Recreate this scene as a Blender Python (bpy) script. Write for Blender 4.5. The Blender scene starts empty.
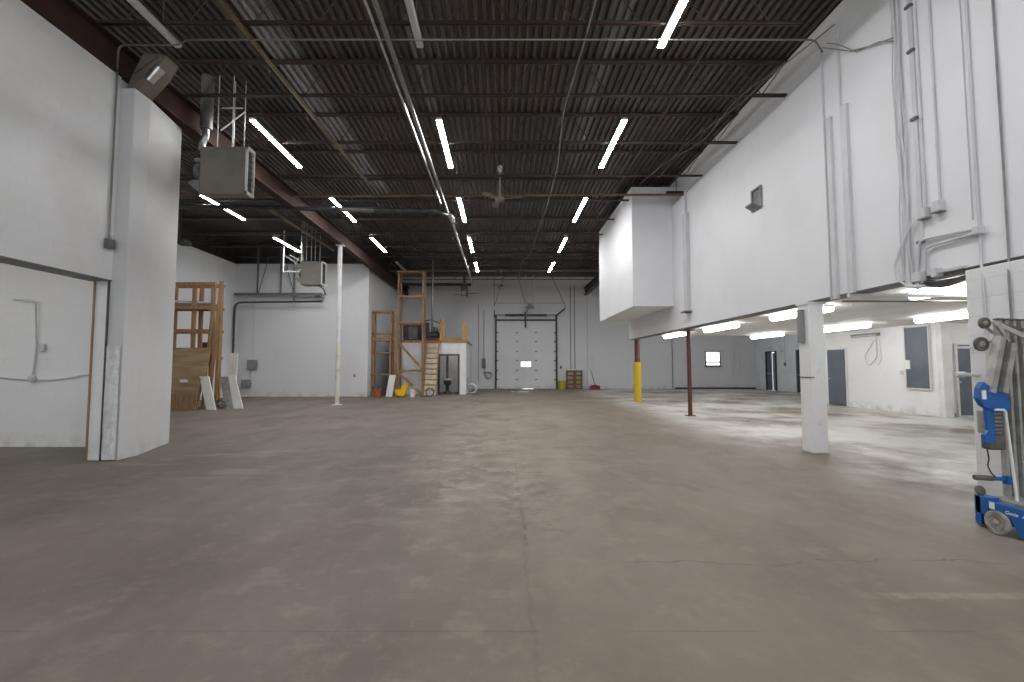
import bpy, bmesh, math, random
from mathutils import Vector, Matrix
random.seed(7)
SC = bpy.context.scene
COL = SC.collection

# ------------------------------------------------------------ camera, world, exposure
cam_data = bpy.data.cameras.new('camera'); cam = bpy.data.objects.new('camera', cam_data); COL.objects.link(cam)
cam_data.sensor_width = 36.0; cam_data.lens = 15.996; cam_data.shift_x = 0.0098
cam_data.clip_start = 0.05; cam_data.clip_end = 200
cam.location = (0, 0, 1.45); cam.rotation_euler = (math.radians(93.25), 0, 0)
SC.camera = cam
w = bpy.data.worlds.new('world'); SC.world = w; w.use_nodes = True
w.node_tree.nodes['Background'].inputs[0].default_value = (0.90, 0.95, 1.0, 1)
w.node_tree.nodes['Background'].inputs[1].default_value = 0.9      # overcast daylight entering behind the camera
SC.view_settings.view_transform = 'Standard'; SC.view_settings.look = 'None'
SC.view_settings.gamma = 1.0; SC.view_settings.use_curve_mapping = False
SC.view_settings.exposure = 1.0
TUBE = 50.0       # emission of the hall's strip lights
TUBE_LOW = 11.0   # emission of the fluorescent fittings under the low ceiling

# ------------------------------------------------------------ materials
def nmat(name, color, rough=0.6, metal=0.0, spec=0.5):
    m = bpy.data.materials.new(name); m.use_nodes = True
    b = m.node_tree.nodes['Principled BSDF']
    b.inputs['Base Color'].default_value = (*color, 1); b.inputs['Roughness'].default_value = rough
    b.inputs['Metallic'].default_value = metal
    b.inputs['Specular IOR Level'].default_value = spec
    return m
class G:
    """tiny node graph helper"""
    def __init__(s, m): s.nt = m.node_tree; s.b = s.nt.nodes['Principled BSDF']; s.co = s.nt.nodes.new('ShaderNodeNewGeometry').outputs['Position']
    def n(s, t, **k):
        x = s.nt.nodes.new(t)
        for a, v in k.items(): setattr(x, a, v)
        return x
    def put(s, sock, v):
        if hasattr(v, 'is_output'): s.nt.links.new(v, sock)
        else: sock.default_value = v
    def m(s, op, a, b=0.0, c=None, clamp=False):
        x = s.n('ShaderNodeMath', operation=op, use_clamp=clamp); s.put(x.inputs[0], a); s.put(x.inputs[1], b)
        if c is not None: s.put(x.inputs[2], c)
        return x.outputs[0]
    def xyz(s):
        x = s.n('ShaderNodeSeparateXYZ'); s.put(x.inputs[0], s.co); return x.outputs
    def comb(s, a, b, c):
        x = s.n('ShaderNodeCombineXYZ'); s.put(x.inputs[0], a); s.put(x.inputs[1], b); s.put(x.inputs[2], c); return x.outputs[0]
    def noise(s, scale, detail=4, rough=0.55, vec=None, stretch=None):
        x = s.n('ShaderNodeTexNoise'); x.inputs['Scale'].default_value = scale; x.inputs['Detail'].default_value = detail; x.inputs['Roughness'].default_value = rough
        v = vec or s.co
        if stretch:
            mp = s.n('ShaderNodeMapping'); s.put(mp.inputs[0], v); mp.inputs['Scale'].default_value = stretch; v = mp.outputs[0]
        s.put(x.inputs['Vector'], v); return x.outputs['Fac']
    def ramp(s, f, a, b):
        x = s.n('ShaderNodeMapRange', interpolation_type='SMOOTHSTEP'); s.put(x.inputs[0], f); x.inputs[1].default_value = a; x.inputs[2].default_value = b
        return x.outputs[0]
    def mix(s, f, a, b):
        x = s.n('ShaderNodeMix', data_type='RGBA'); s.put(x.inputs[0], f)
        for i, v in ((6, a), (7, b)): s.put(x.inputs[i], v if hasattr(v, 'is_output') else (*v, 1))
        return x.outputs[2]
    def bump(s, h, strength=0.3, dist=0.01):
        x = s.n('ShaderNodeBump'); x.inputs['Strength'].default_value = strength; x.inputs['Distance'].default_value = dist
        s.put(x.inputs['Height'], h); s.put(s.b.inputs['Normal'], x.outputs[0])
    def base(s, c): s.put(s.b.inputs['Base Color'], c)
    def rough(s, r): s.put(s.b.inputs['Roughness'], r)

def worn(name, c1, c2, scale=3.0, rough=0.6, metal=0.0, lo=0.4, hi=0.65, stretch=None, bump=0.0, spec=0.5):
    m = nmat(name, c1, rough, metal, spec); g = G(m)
    n = g.noise(scale, 5, 0.6, stretch=stretch); g.base(g.mix(g.ramp(n, lo, hi), c1, c2))
    if bump: g.bump(g.noise(scale*6, 3), bump, 0.004)
    return m
def block(name, c, mortar=0.35, scl=1.0, dirt=(0.50, 0.49, 0.47)):
    m = nmat(name, c, 0.55, 0, 0.35); g = G(m); x, y, z = g.xyz()
    u = g.comb(g.m('ADD', x, y), z, 0.0)
    br = g.n('ShaderNodeTexBrick'); g.put(br.inputs['Vector'], u)
    br.inputs['Scale'].default_value = 1.0; br.inputs['Brick Width'].default_value = 0.4*scl; br.inputs['Row Height'].default_value = 0.2*scl
    br.inputs['Mortar Size'].default_value = 0.006; br.inputs['Mortar Smooth'].default_value = 0.4
    n1 = g.noise(0.55, 4); n2 = g.noise(5, 5, stretch=(1, 1, 0.35))
    col = g.mix(g.m('MULTIPLY', g.ramp(n1, 0.52, 0.68), 0.22), c, dirt)
    col = g.mix(g.m('MULTIPLY', g.ramp(n2, 0.62, 0.8), 0.25), col, dirt)
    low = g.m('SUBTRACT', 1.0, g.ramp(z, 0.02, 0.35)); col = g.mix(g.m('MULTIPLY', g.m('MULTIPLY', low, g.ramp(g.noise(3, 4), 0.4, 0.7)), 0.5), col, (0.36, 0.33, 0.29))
    g.base(g.mix(g.m('MULTIPLY', br.outputs['Fac'], mortar*0.5), col, dirt))
    h = g.m('SUBTRACT', g.m('MULTIPLY', g.noise(60, 2), 0.15), br.outputs['Fac']); g.bump(h, mortar, 0.008)
    return m
M = {}
M['block'] = block('painted_block', (0.80, 0.80, 0.805), 0.22)
M['block_pier'] = block('greyed_block_paint', (0.62, 0.62, 0.625), 0.22, dirt=(0.42, 0.42, 0.42))
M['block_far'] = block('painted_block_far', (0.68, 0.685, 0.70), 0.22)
M['block_low'] = block('painted_block_low', (0.78, 0.785, 0.80), 0.45)
M['drywall'] = worn('painted_drywall', (0.79, 0.795, 0.825), (0.76, 0.765, 0.79), 0.8, 0.5, spec=0.3)
M['white'] = worn('white_paint', (0.74, 0.74, 0.75), (0.66, 0.655, 0.65), 2.5, 0.5)
M['white_ceil'] = worn('white_ceiling_paint', (0.70, 0.69, 0.67), (0.64, 0.63, 0.61), 1.5, 0.6)
M['bluewall'] = worn('cool_white_paint', (0.72, 0.745, 0.78), (0.66, 0.68, 0.71), 1.2, 0.4)
M['column_white'] = worn('scuffed_white_paint', (0.78, 0.78, 0.79), (0.55, 0.52, 0.47), 4, 0.5, lo=0.60, hi=0.8)
M['cream'] = worn('cream_paint', (0.70, 0.68, 0.60), (0.50, 0.45, 0.36), 4, 0.5, lo=0.5, hi=0.75)
M['conduit'] = worn('painted_conduit', (0.60, 0.60, 0.62), (0.55, 0.55, 0.56), 3, 0.45)
M['conduit_grey'] = worn('galvanised_conduit', (0.24, 0.23, 0.215), (0.18, 0.17, 0.155), 3, 0.4, 0.4)
M['steel'] = worn('galvanised_steel', (0.62, 0.62, 0.62), (0.40, 0.40, 0.40), 8, 0.3, 0.9)
M['alu'] = worn('dull_aluminium', (0.42, 0.415, 0.39), (0.30, 0.29, 0.27), 7, 0.4, 0.35)
M['primer'] = worn('red_primer_steel', (0.058, 0.029, 0.024), (0.043, 0.026, 0.023), 3, 0.75, spec=0.2)
M['joist'] = worn('brown_joist_paint', (0.040, 0.022, 0.019), (0.060, 0.045, 0.038), 2.5, 0.5, lo=0.45, hi=0.75)
M['dark_joist'] = worn('dark_joist_paint', (0.03, 0.026, 0.024), (0.055, 0.048, 0.043), 2.5, 0.55)
M['ochre'] = worn('ochre_pipe_paint', (0.17, 0.125, 0.06), (0.115, 0.08, 0.05), 2, 0.5)
M['redpipe'] = worn('red_brown_paint', (0.115, 0.030, 0.024), (0.075, 0.024, 0.02), 6, 0.45)
M['yellow'] = worn('safety_yellow', (0.58, 0.40, 0.015), (0.40, 0.27, 0.03), 5, 0.45, lo=0.55, hi=0.8)
M['black'] = worn('black_steel', (0.030, 0.032, 0.035), (0.07, 0.07, 0.07), 5, 0.5)
M['darkgrey'] = worn('dark_grey_steel', (0.11, 0.115, 0.12), (0.17, 0.17, 0.17), 4, 0.5)
M['door_blue'] = worn('slate_blue_paint', (0.105, 0.125, 0.155), (0.13, 0.15, 0.18), 2, 0.45)
M['box_grey'] = worn('grey_enclosure', (0.26, 0.26, 0.26), (0.20, 0.20, 0.20), 5, 0.5)
M['heater'] = worn('beige_enamel', (0.22, 0.195, 0.165), (0.19, 0.17, 0.145), 2, 0.45)
M['tan'] = worn('tan_duct_wrap', (0.20, 0.17, 0.135), (0.15, 0.13, 0.105), 3, 0.6)
M['plastic_wrap'] = worn('wrinkled_plastic', (0.74, 0.74, 0.75), (0.60, 0.60, 0.60), 9, 0.25, bump=0.9)
M['wood'] = worn('pine', (0.36, 0.215, 0.10), (0.25, 0.145, 0.07), 4, 0.65, stretch=(6, 6, 0.6))
M['wood_old'] = worn('weathered_timber', (0.32, 0.20, 0.105), (0.20, 0.125, 0.07), 4, 0.75, stretch=(6, 6, 0.6))
M['wood_light'] = worn('bright_pine', (0.60, 0.34, 0.10), (0.42, 0.20, 0.06), 4, 0.65, stretch=(6, 6, 0.6))
M['tread'] = worn('pale_timber', (0.62, 0.54, 0.42), (0.50, 0.42, 0.31), 4, 0.7)
M['ply'] = worn('plywood', (0.40, 0.285, 0.15), (0.26, 0.18, 0.095), 1.3, 0.65, stretch=(1, 1, 5), lo=0.35, hi=0.7)
M['pallet'] = worn('pallet_timber', (0.22, 0.12, 0.06), (0.12, 0.065, 0.035), 6, 0.8)
M['foam'] = worn('pale_board', (0.74, 0.73, 0.70), (0.68, 0.66, 0.62), 3, 0.6)
M['blue'] = worn('blue_lift_paint', (0.010, 0.105, 0.36), (0.02, 0.08, 0.24), 6, 0.4, lo=0.55, hi=0.8)
M['rubber'] = worn('grey_rubber', (0.10, 0.095, 0.085), (0.17, 0.155, 0.13), 8, 0.8)
M['tyre'] = worn('pale_worn_tyre', (0.36, 0.34, 0.30), (0.22, 0.21, 0.18), 9, 0.8)
M['orange'] = worn('orange_plastic', (0.48, 0.13, 0.04), (0.30, 0.08, 0.03), 4, 0.5)
M['red'] = worn('dull_red_plastic', (0.30, 0.025, 0.04), (0.18, 0.02, 0.03), 5, 0.5)
M['yel_plastic'] = worn('yellow_plastic', (0.85, 0.52, 0.0), (0.62, 0.36, 0.01), 5, 0.4)
M['olive'] = worn('dirty_yellow_plastic', (0.48, 0.42, 0.02), (0.30, 0.27, 0.05), 5, 0.5)
M['brown_board'] = worn('dark_hardboard', (0.09, 0.06, 0.055), (0.13, 0.09, 0.08), 3, 0.7)
M['porcelain'] = nmat('white_porcelain', (0.8, 0.8, 0.8), 0.2)
M['paper'] = nmat('white_paper', (0.8, 0.8, 0.78), 0.7)
M['lettering'] = nmat('white_lettering', (0.8, 0.82, 0.85), 0.5)
M['glass'] = nmat('clear_glass', (0.9, 0.95, 1.0), 0.05)

def emis(name, c, s):
    m = nmat(name, c, 0.5); b = m.node_tree.nodes['Principled BSDF']
    b.inputs['Emission Color'].default_value = (*c, 1); b.inputs['Emission Strength'].default_value = s
    return m
M['tube'] = emis('lit_strip_diffuser', (1.0, 1.0, 0.995), TUBE)
M['tube_low'] = emis('lit_fluorescent_diffuser', (1.0, 0.995, 0.98), TUBE_LOW)
M['day'] = emis('daylit_window_pane', (0.95, 0.98, 1.0), 1.2)
M['tube_dim'] = emis('dim_lamp', (1.0, 0.98, 0.95), 4.0)
M['tube_off'] = nmat('unlit_diffuser', (0.62, 0.62, 0.60), 0.45)

# roof deck: weathered brown metal with paler runs
m = nmat('corrugated_roof_deck', (0.08, 0.06, 0.05), 0.45, 0.25, 0.5); g = G(m)
n = g.noise(1.0, 4, 0.6, stretch=(2.0, 0.25, 1)); n2 = g.noise(1.0, 4, 0.6, stretch=(9, 0.5, 1))
c = g.mix(g.ramp(n, 0.42, 0.62), (0.082, 0.064, 0.054), (0.064, 0.060, 0.056)); c = g.mix(g.m('MULTIPLY', g.ramp(n2, 0.52, 0.72), 0.8), c, (0.15, 0.125, 0.11))
x, y, z = g.xyz()
def pale_strip(c, x0, x1, y0, y1, k):  # blends a paler grey strip into the deck colour
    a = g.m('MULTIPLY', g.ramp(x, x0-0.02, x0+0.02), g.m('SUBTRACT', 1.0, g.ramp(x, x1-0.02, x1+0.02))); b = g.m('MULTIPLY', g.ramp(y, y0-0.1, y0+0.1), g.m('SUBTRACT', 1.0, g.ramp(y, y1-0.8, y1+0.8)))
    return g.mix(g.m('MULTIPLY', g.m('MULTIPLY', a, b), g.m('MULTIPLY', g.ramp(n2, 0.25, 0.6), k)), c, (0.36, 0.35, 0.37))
c = pale_strip(c, -4.42, -3.86, 6.8, 15.0, 0.85); c = pale_strip(c, -1.72, -1.50, 7.4, 11.0, 0.5); c = pale_strip(c, 1.85, 2.2, 6.8, 13.0, 0.35)
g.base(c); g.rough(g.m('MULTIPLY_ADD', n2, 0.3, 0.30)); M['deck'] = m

# polished dusty concrete floor
m = nmat('concrete_floor', (0.3, 0.27, 0.23), 0.4); g = G(m); x, y, z = g.xyz()
big = g.noise(0.22, 5, 0.6); mid = g.noise(0.9, 6, 0.62, stretch=(1.0, 0.55, 1)); fine = g.noise(9, 6, 0.7); tiny = g.noise(45, 4, 0.7)
c = g.mix(g.ramp(big, 0.36, 0.64), (0.148, 0.122, 0.095), (0.228, 0.190, 0.148))
c = g.mix(g.m('MULTIPLY', g.ramp(mid, 0.44, 0.68), 0.75), c, (0.125, 0.100, 0.083))
c = g.mix(g.m('MULTIPLY', g.ramp(g.noise(2.6, 6, 0.68), 0.50, 0.68), 0.50), c, (0.30, 0.26, 0.205))
c = g.mix(g.m('MULTIPLY', g.ramp(fine, 0.5, 0.72), 0.5), c, (0.26, 0.22, 0.175))
c = g.mix(g.m('MULTIPLY', g.ramp(tiny, 0.55, 0.75), 0.45), c, (0.095, 0.078, 0.064))
# left part is greyer and slightly darker, right bay paler and dustier
left = g.m('SUBTRACT', 1.0, g.ramp(x, -3.5, 1.0)); c = g.mix(g.m('MULTIPLY', left, 0.40), c, (0.135, 0.113, 0.103))
def box_mask(x0, x1, y0, y1, sx=0.3, sy=0.3):
    a = g.ramp(x, x0-sx, x0+sx); b = g.m('SUBTRACT', 1.0, g.ramp(x, x1-sx, x1+sx))
    cc = g.ramp(y, y0-sy, y0+sy); d = g.m('SUBTRACT', 1.0, g.ramp(y, y1-sy, y1+sy))
    return g.m('MULTIPLY', g.m('MULTIPLY', a, b), g.m('MULTIPLY', cc, d))
wob0 = g.m('SUBTRACT', g.noise(0.5, 4), 0.5)
dust = g.m('MULTIPLY', g.ramp(g.m('MULTIPLY_ADD', wob0, 3.0, x), 3.4, 5.6), g.ramp(g.noise(1.0, 6, 0.66, stretch=(0.45, 0.45, 1)), 0.36, 0.60)); c = g.mix(g.m('MULTIPLY', dust, 0.72), c, (0.64, 0.63, 0.60))
warm = g.m('MULTIPLY', g.m('MULTIPLY', g.ramp(x, -1.2, 0.6), g.m('SUBTRACT', 1.0, g.ramp(x, 4.0, 6.0))), 0.5); c = g.mix(warm, c, (0.20, 0.162, 0.122))
# scraped dark scab beside the long joint, tyre mark, joints and cracks
wob = g.m('MULTIPLY_ADD', g.noise(1.6, 4), 0.24, -0.12); wob2 = g.m('MULTIPLY_ADD', g.noise(7, 4), 0.08, -0.04)
def line(coord, at, half, lo_mask, amt, col, c, ww=wob2):
    d = g.m('ABSOLUTE', g.m('SUBTRACT', g.m('ADD', coord, ww), at)); k = g.m('SUBTRACT', 1.0, g.ramp(d, half*0.3, half))
    return g.mix(g.m('MULTIPLY', g.m('MULTIPLY', k, lo_mask), amt), c, col)
dk = (0.085, 0.07, 0.06)
c = line(x, 0.20, 0.026, g.m('MULTIPLY', box_mask(-1, 1.5, 3.7, 7.2, 0.1, 0.3), g.ramp(g.noise(6, 4), 0.35, 0.55)), 0.75, dk, c)
c = line(x, 0.17, 0.018, box_mask(-1, 1.5, 1.4, 24, 0.1, 0.3), 0.20, dk, c)
path = g.m('MULTIPLY', box_mask(-1.3, 1.6, 4.2, 15.0, 0.9, 1.6), g.ramp(g.noise(1.3, 6, 0.65), 0.36, 0.62)); c = g.mix(g.m('MULTIPLY', path, 0.5), c, (0.31, 0.27, 0.21))
scab = g.m('MULTIPLY', box_mask(-0.1, 0.62, 3.9, 6.6, 0.12, 0.3), g.ramp(g.noise(5, 6, 0.7), 0.48, 0.6)); c = g.mix(g.m('MULTIPLY', scab, 0.5), c, (0.13, 0.11, 0.095))
scr = g.m('MULTIPLY', box_mask(-1.2, 0.4, 4.6, 9.5, 0.3, 0.6), g.ramp(g.noise(2.4, 6, 0.7), 0.5, 0.62)); c = g.mix(g.m('MULTIPLY', scr, 0.45), c, (0.40, 0.35, 0.29))
tx = g.m('SUBTRACT', x, g.m('MULTIPLY', g.m('SUBTRACT', y, 2.9), -0.17)); c = line(tx, -0.78, 0.13, box_mask(-2, 0, 2.7, 6.2, 0.2, 0.4), 0.42, (0.16, 0.135, 0.115), c)
c = line(y, 2.585, 0.010, g.ramp(g.noise(1.5, 4), 0.4, 0.6), 0.45, dk, c, g.m('MULTIPLY', wob2, 0.15))
c = line(y, 13.0, 0.03, 1.0, 0.4, dk, c, g.m('MULTIPLY', wob2, 0.3)); c = line(y, 19.0, 0.04, 1.0, 0.35, dk, c, g.m('MULTIPLY', wob2, 0.3))
cy = g.m('SUBTRACT', y, g.m('MULTIPLY', wob, 1.6)); c = line(cy, 3.46, 0.010, g.m('MULTIPLY', box_mask(0.95, 3.7, 2, 5, 0.1, 0.1), g.ramp(g.noise(3, 4), 0.3, 0.55)), 0.7, dk, c)
c = g.mix(g.m('MULTIPLY', box_mask(2.33, 6, 2.935, 3.01, 0.12, 0.02), g.m('MULTIPLY', g.ramp(fine, 0.3, 0.6), 0.45)), c, (0.36, 0.31, 0.235))
wedge = g.m('MULTIPLY', g.ramp(g.noise(0.8, 4, stretch=(0.5, 1.6, 1)), 0.55, 0.7), box_mask(-6.5, -3, 3.5, 8.5, 0.8, 0.6)); c = g.mix(g.m('MULTIPLY', wedge, 0.35), c, (0.34, 0.325, 0.29))
g.base(c)
g.rough(g.m('SUBTRACT', g.m('MULTIPLY_ADD', g.ramp(mid, 0.3, 0.7), 0.14, 0.54), g.m('MULTIPLY', g.ramp(x, 3.5, 6.5), 0.20))); g.b.inputs['Specular IOR Level'].default_value = 0.38
g.bump(g.m('ADD', g.m('MULTIPLY', fine, 0.5), g.m('MULTIPLY', tiny, 0.2)), 0.12, 0.01); M['floor'] = m

# ------------------------------------------------------------ mesh helpers
class MB:
    def __init__(s): s.v = []; s.f = []
    def add(s, vs, fs):
        o = len(s.v); s.v += [Vector(v) for v in vs]; s.f += [tuple(i+o for i in f) for f in fs]; return s
    def box(s, x0, x1, y0, y1, z0, z1, b=0.0):
        if b <= 0 or min(abs(x1-x0), abs(y1-y0), abs(z1-z0)) < 2.5*b:
            return s.add([(x, y, z) for x in (x0, x1) for y in (y0, y1) for z in (z0, z1)],
                         [(0, 1, 3, 2), (4, 6, 7, 5), (0, 4, 5, 1), (2, 3, 7, 6), (0, 2, 6, 4), (1, 5, 7, 3)])
        bm = bmesh.new(); bmesh.ops.create_cube(bm, size=1.0)
        for v in bm.verts: v.co = Vector(((x0+x1)/2+v.co.x*(x1-x0), (y0+y1)/2+v.co.y*(y1-y0), (z0+z1)/2+v.co.z*(z1-z0)))
        bmesh.ops.bevel(bm, geom=list(bm.edges), offset=b, segments=2, affect='EDGES', profile=0.5)
        bm.verts.index_update(); s.add([v.co.copy() for v in bm.verts], [[v.index for v in f.verts] for f in bm.faces]); bm.free(); return s
    def bar(s, p, q, w, h, up=(0, 0, 1)):
        p, q = Vector(p), Vector(q); d = (q-p).normalized(); u = Vector(up)
        if abs(d.dot(u)) > 0.98: u = Vector((0, 1, 0))
        a = d.cross(u).normalized(); b = a.cross(d).normalized(); vs = []
        for e in (p, q):
            for i, j in ((-1, -1), (1, -1), (1, 1), (-1, 1)): vs.append(e + a*(w/2*i) + b*(h/2*j))
        return s.add(vs, [(3, 2, 1, 0), (4, 5, 6, 7), (0, 1, 5, 4), (1, 2, 6, 5), (2, 3, 7, 6), (3, 0, 4, 7)])
    def tube(s, pts, r, n=8, cap=True):
        pts = [Vector(p) for p in pts]; k = len(pts); rs = r if isinstance(r, (list, tuple)) else [r]*k
        ds = []
        for i in range(k):
            a = pts[i]-pts[i-1] if i else pts[1]-pts[0]; b = pts[i+1]-pts[i] if i < k-1 else a
            ds.append((a.normalized()+b.normalized()).normalized() if (a.normalized()+b.normalized()).length > 1e-6 else a.normalized())
        u = Vector((0, 0, 1)) if abs(ds[0].z) < 0.9 else Vector((1, 0, 0)); vs = []; fs = []
        for i in range(k):
            a = ds[i].cross(u); a.normalize(); u = a.cross(ds[i]).normalized()
            for j in range(n):
                t = 2*math.pi*j/n; vs.append(pts[i] + a*(rs[i]*math.cos(t)) + u*(rs[i]*math.sin(t)))
        for i in range(k-1):
            for j in range(n): fs.append((i*n+j, i*n+(j+1) % n, (i+1)*n+(j+1) % n, (i+1)*n+j))
        if cap: fs.append(tuple(reversed(range(n)))); fs.append(tuple(range((k-1)*n, k*n)))
        return s.add(vs, fs)
    def lathe(s, c, prof, n=20, axis='z', cap=True):
        c = Vector(c); vs = []; fs = []; k = len(prof)
        for r, h in prof:
            for j in range(n):
                t = 2*math.pi*j/n; a, b = r*math.cos(t), r*math.sin(t)
                vs.append(c + Vector({'z': (a, b, h), 'x': (h, a, b), 'y': (b, h, a)}[axis]))
        for i in range(k-1):
            for j in range(n): fs.append((i*n+j, i*n+(j+1) % n, (i+1)*n+(j+1) % n, (i+1)*n+j))
        if cap: fs.append(tuple(reversed(range(n)))); fs.append(tuple(range((k-1)*n, k*n)))
        return s.add(vs, fs)
    def prism(s, poly, axis, a0, a1):
        n = len(poly); f = {'x': lambda u, v, a: (a, u, v), 'y': lambda u, v, a: (u, a, v), 'z': lambda u, v, a: (u, v, a)}[axis]
        vs = [f(u, v, a0) for u, v in poly] + [f(u, v, a1) for u, v in poly]
        return s.add(vs, [tuple(range(n)), tuple(reversed(range(n, 2*n)))] + [(i, i+n, (i+1) % n+n, (i+1) % n) for i in range(n)])
    def torus(s, c, R, r, axis='x', n=20, k=7, sweep=1.0):
        c = Vector(c); pts = []
        for i in range(n+1):
            t = 2*math.pi*sweep*i/n; a, b = R*math.cos(t), R*math.sin(t)
            pts.append(c + Vector({'z': (a, b, 0), 'x': (0, a, b), 'y': (a, 0, b)}[axis]))
        return s.tube(pts, r, k)
def B(): return MB()
def mesh(name, mb, mat, org, smooth=False):
    me = bpy.data.meshes.new(name); me.from_pydata([v-org for v in mb.v], [], mb.f); me.materials.append(M[mat])
    bm = bmesh.new(); bm.from_mesh(me); bmesh.ops.recalc_face_normals(bm, faces=bm.faces); bm.to_mesh(me); bm.free()
    if smooth:
        for p in me.polygons: p.use_smooth = len(p.vertices) <= 4
        try: me.set_sharp_from_angle(angle=math.radians(40))
        except Exception: pass
    return me
def tag(o, label, cat, group=None):
    o['label'] = label; o['category'] = cat
    if group: o['group'] = group
def solo(name, mb, mat, label, cat, group=None, smooth=False):
    xs = [v.x for v in mb.v]; ys = [v.y for v in mb.v]; zs = [v.z for v in mb.v]
    org = Vector(((min(xs)+max(xs))/2, (min(ys)+max(ys))/2, min(zs)))
    o = bpy.data.objects.new(name, mesh(name, mb, mat, org, smooth)); o.location = org; COL.objects.link(o); tag(o, label, cat, group); return o
def struct(name, mb, mat, smooth=False):
    o = bpy.data.objects.new(name, mesh(name, mb, mat, Vector((0, 0, 0)), smooth)); COL.objects.link(o); o['kind'] = 'structure'; return o
def thing(name, label, cat, loc, group=None):
    o = bpy.data.objects.new(name, None); o.location = loc; o.empty_display_size = 0.1; COL.objects.link(o); tag(o, label, cat, group); return o
def part(name, mb, mat, parent, smooth=False, label=None):
    r = parent
    while r.parent: r = r.parent
    o = bpy.data.objects.new(name, mesh(name, mb, mat, Vector(r.location), smooth)); COL.objects.link(o); o.parent = parent
    if label: o['label'] = label
    return o
def dup(root, loc, label, group=None):
    r = root.copy(); r.location = loc; COL.objects.link(r); r['label'] = label
    if group: r['group'] = group
    for ch in list(root.children):
        c = ch.copy(); COL.objects.link(c); c.parent = r
        for gch in list(ch.children):
            d = gch.copy(); COL.objects.link(d); d.parent = c
    return r
ORD = ['nearest', 'second', 'third', 'fourth', 'fifth', 'sixth', 'seventh', 'eighth', 'ninth', 'tenth', 'eleventh', 'twelfth', 'thirteenth']
def bend(p, c, q, r=0.12, n=5):
    """points rounding the corner c between p and q"""
    p, c, q = Vector(p), Vector(c), Vector(q); a = c+(p-c).normalized()*r; b = c+(q-c).normalized()*r
    return [a*(1-t)**2 + c*2*t*(1-t) + b*t*t for t in [i/n for i in range(n+1)]]
def route(pts, r=0.12):
    out = [Vector(pts[0])]
    for i in range(1, len(pts)-1): out += bend(pts[i-1], pts[i], pts[i+1], r)
    out.append(Vector(pts[-1])); return out

# ------------------------------------------------------------ the shell
YB = 30.1
struct('floor', B().box(-14, 17.2, -9, YB+0.3, -0.2, 0.0), 'floor')
prof = []; xx = -13.4; P_ = 0.152                                   # corrugated deck: trapezoid flutes running towards the back wall
while xx < 17.2:
    prof += [(xx, 7.42), (xx+P_*0.42, 7.42), (xx+P_*0.54, 7.475), (xx+P_*0.88, 7.475)]; xx += P_
k = len(prof); mb = B(); mb.add([(a, -9, b) for a, b in prof]+[(a, YB+0.3, b) for a, b in prof], [(i, i+1, k+i+1, k+i) for i in range(k-1)])
mb.box(-13.6, 17.3, -9, YB+0.3, 7.52, 7.62)
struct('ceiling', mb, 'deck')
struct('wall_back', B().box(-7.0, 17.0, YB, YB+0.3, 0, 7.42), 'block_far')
# left side: long wall under the girder with its opening, the wall behind the opening, thick pier
struct('wall_left', B().box(-6.52, -6.2, -9, 7.16, 2.82, 6.16).box(-6.52, -6.2, -9, 1.2, 0, 2.82), 'block')
struct('wall_left_jamb', B().box(-6.44, -6.24, 7.16, 7.5, 0, 6.16), 'block')
struct('wall_left_pier', B().box(-6.24, -5.97, 7.16, 7.5, 0, 5.98, 0.008).add([(-5.975, 7.5, 0), (-5.975, 7.5, 5.98), (-6.37, 8.8, 0), (-6.37, 8.8, 6.165), (-6.75, 8.8, 0), (-6.75, 8.8, 6.165), (-6.44, 7.5, 0), (-6.44, 7.5, 5.98)],
       [(0, 1, 3, 2), (2, 3, 5, 4), (4, 5, 7, 6), (6, 7, 1, 0), (1, 7, 5, 3), (0, 2, 4, 6)]), 'block_pier')
struct('wall_left_recess', B().box(-13.0, -6.75, 8.35, 8.8, 0, 6.4), 'block')
struct('ceiling_left_recess', B().box(-13.0, -6.52, -9, 8.35, 3.7, 3.85), 'white_ceil')
struct('wall_left_recess_side', B().box(-13.0, -12.8, -9, 8.35, 0, 3.7), 'block')
struct('trim_1', B().box(-6.465, -6.442, 7.14, 7.30, 0, 2.82), 'wood')      # timber strip on the opening's edge
struct('trim_2', B().box(-6.53, -6.19, 1.2, 7.158, 2.805, 2.822), 'darkgrey')
# left bay
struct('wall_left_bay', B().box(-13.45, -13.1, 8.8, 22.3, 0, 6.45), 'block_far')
struct('wall_left_bay_upper', B().box(-13.6, -13.3, 8.8, 22.4, 6.45, 7.42), 'dark_joist')
struct('trim_3', B().box(-13.3, -13.03, 8.8, 22.28, 6.41, 6.49), 'white')
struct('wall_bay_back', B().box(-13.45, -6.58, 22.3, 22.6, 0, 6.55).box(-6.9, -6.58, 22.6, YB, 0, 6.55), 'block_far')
struct('wall_bay_back_upper', B().box(-13.6, -6.7, 22.4, 22.6, 6.55, 7.42).box(-6.9, -6.7, 22.6, YB, 6.55, 7.42), 'dark_joist')
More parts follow.
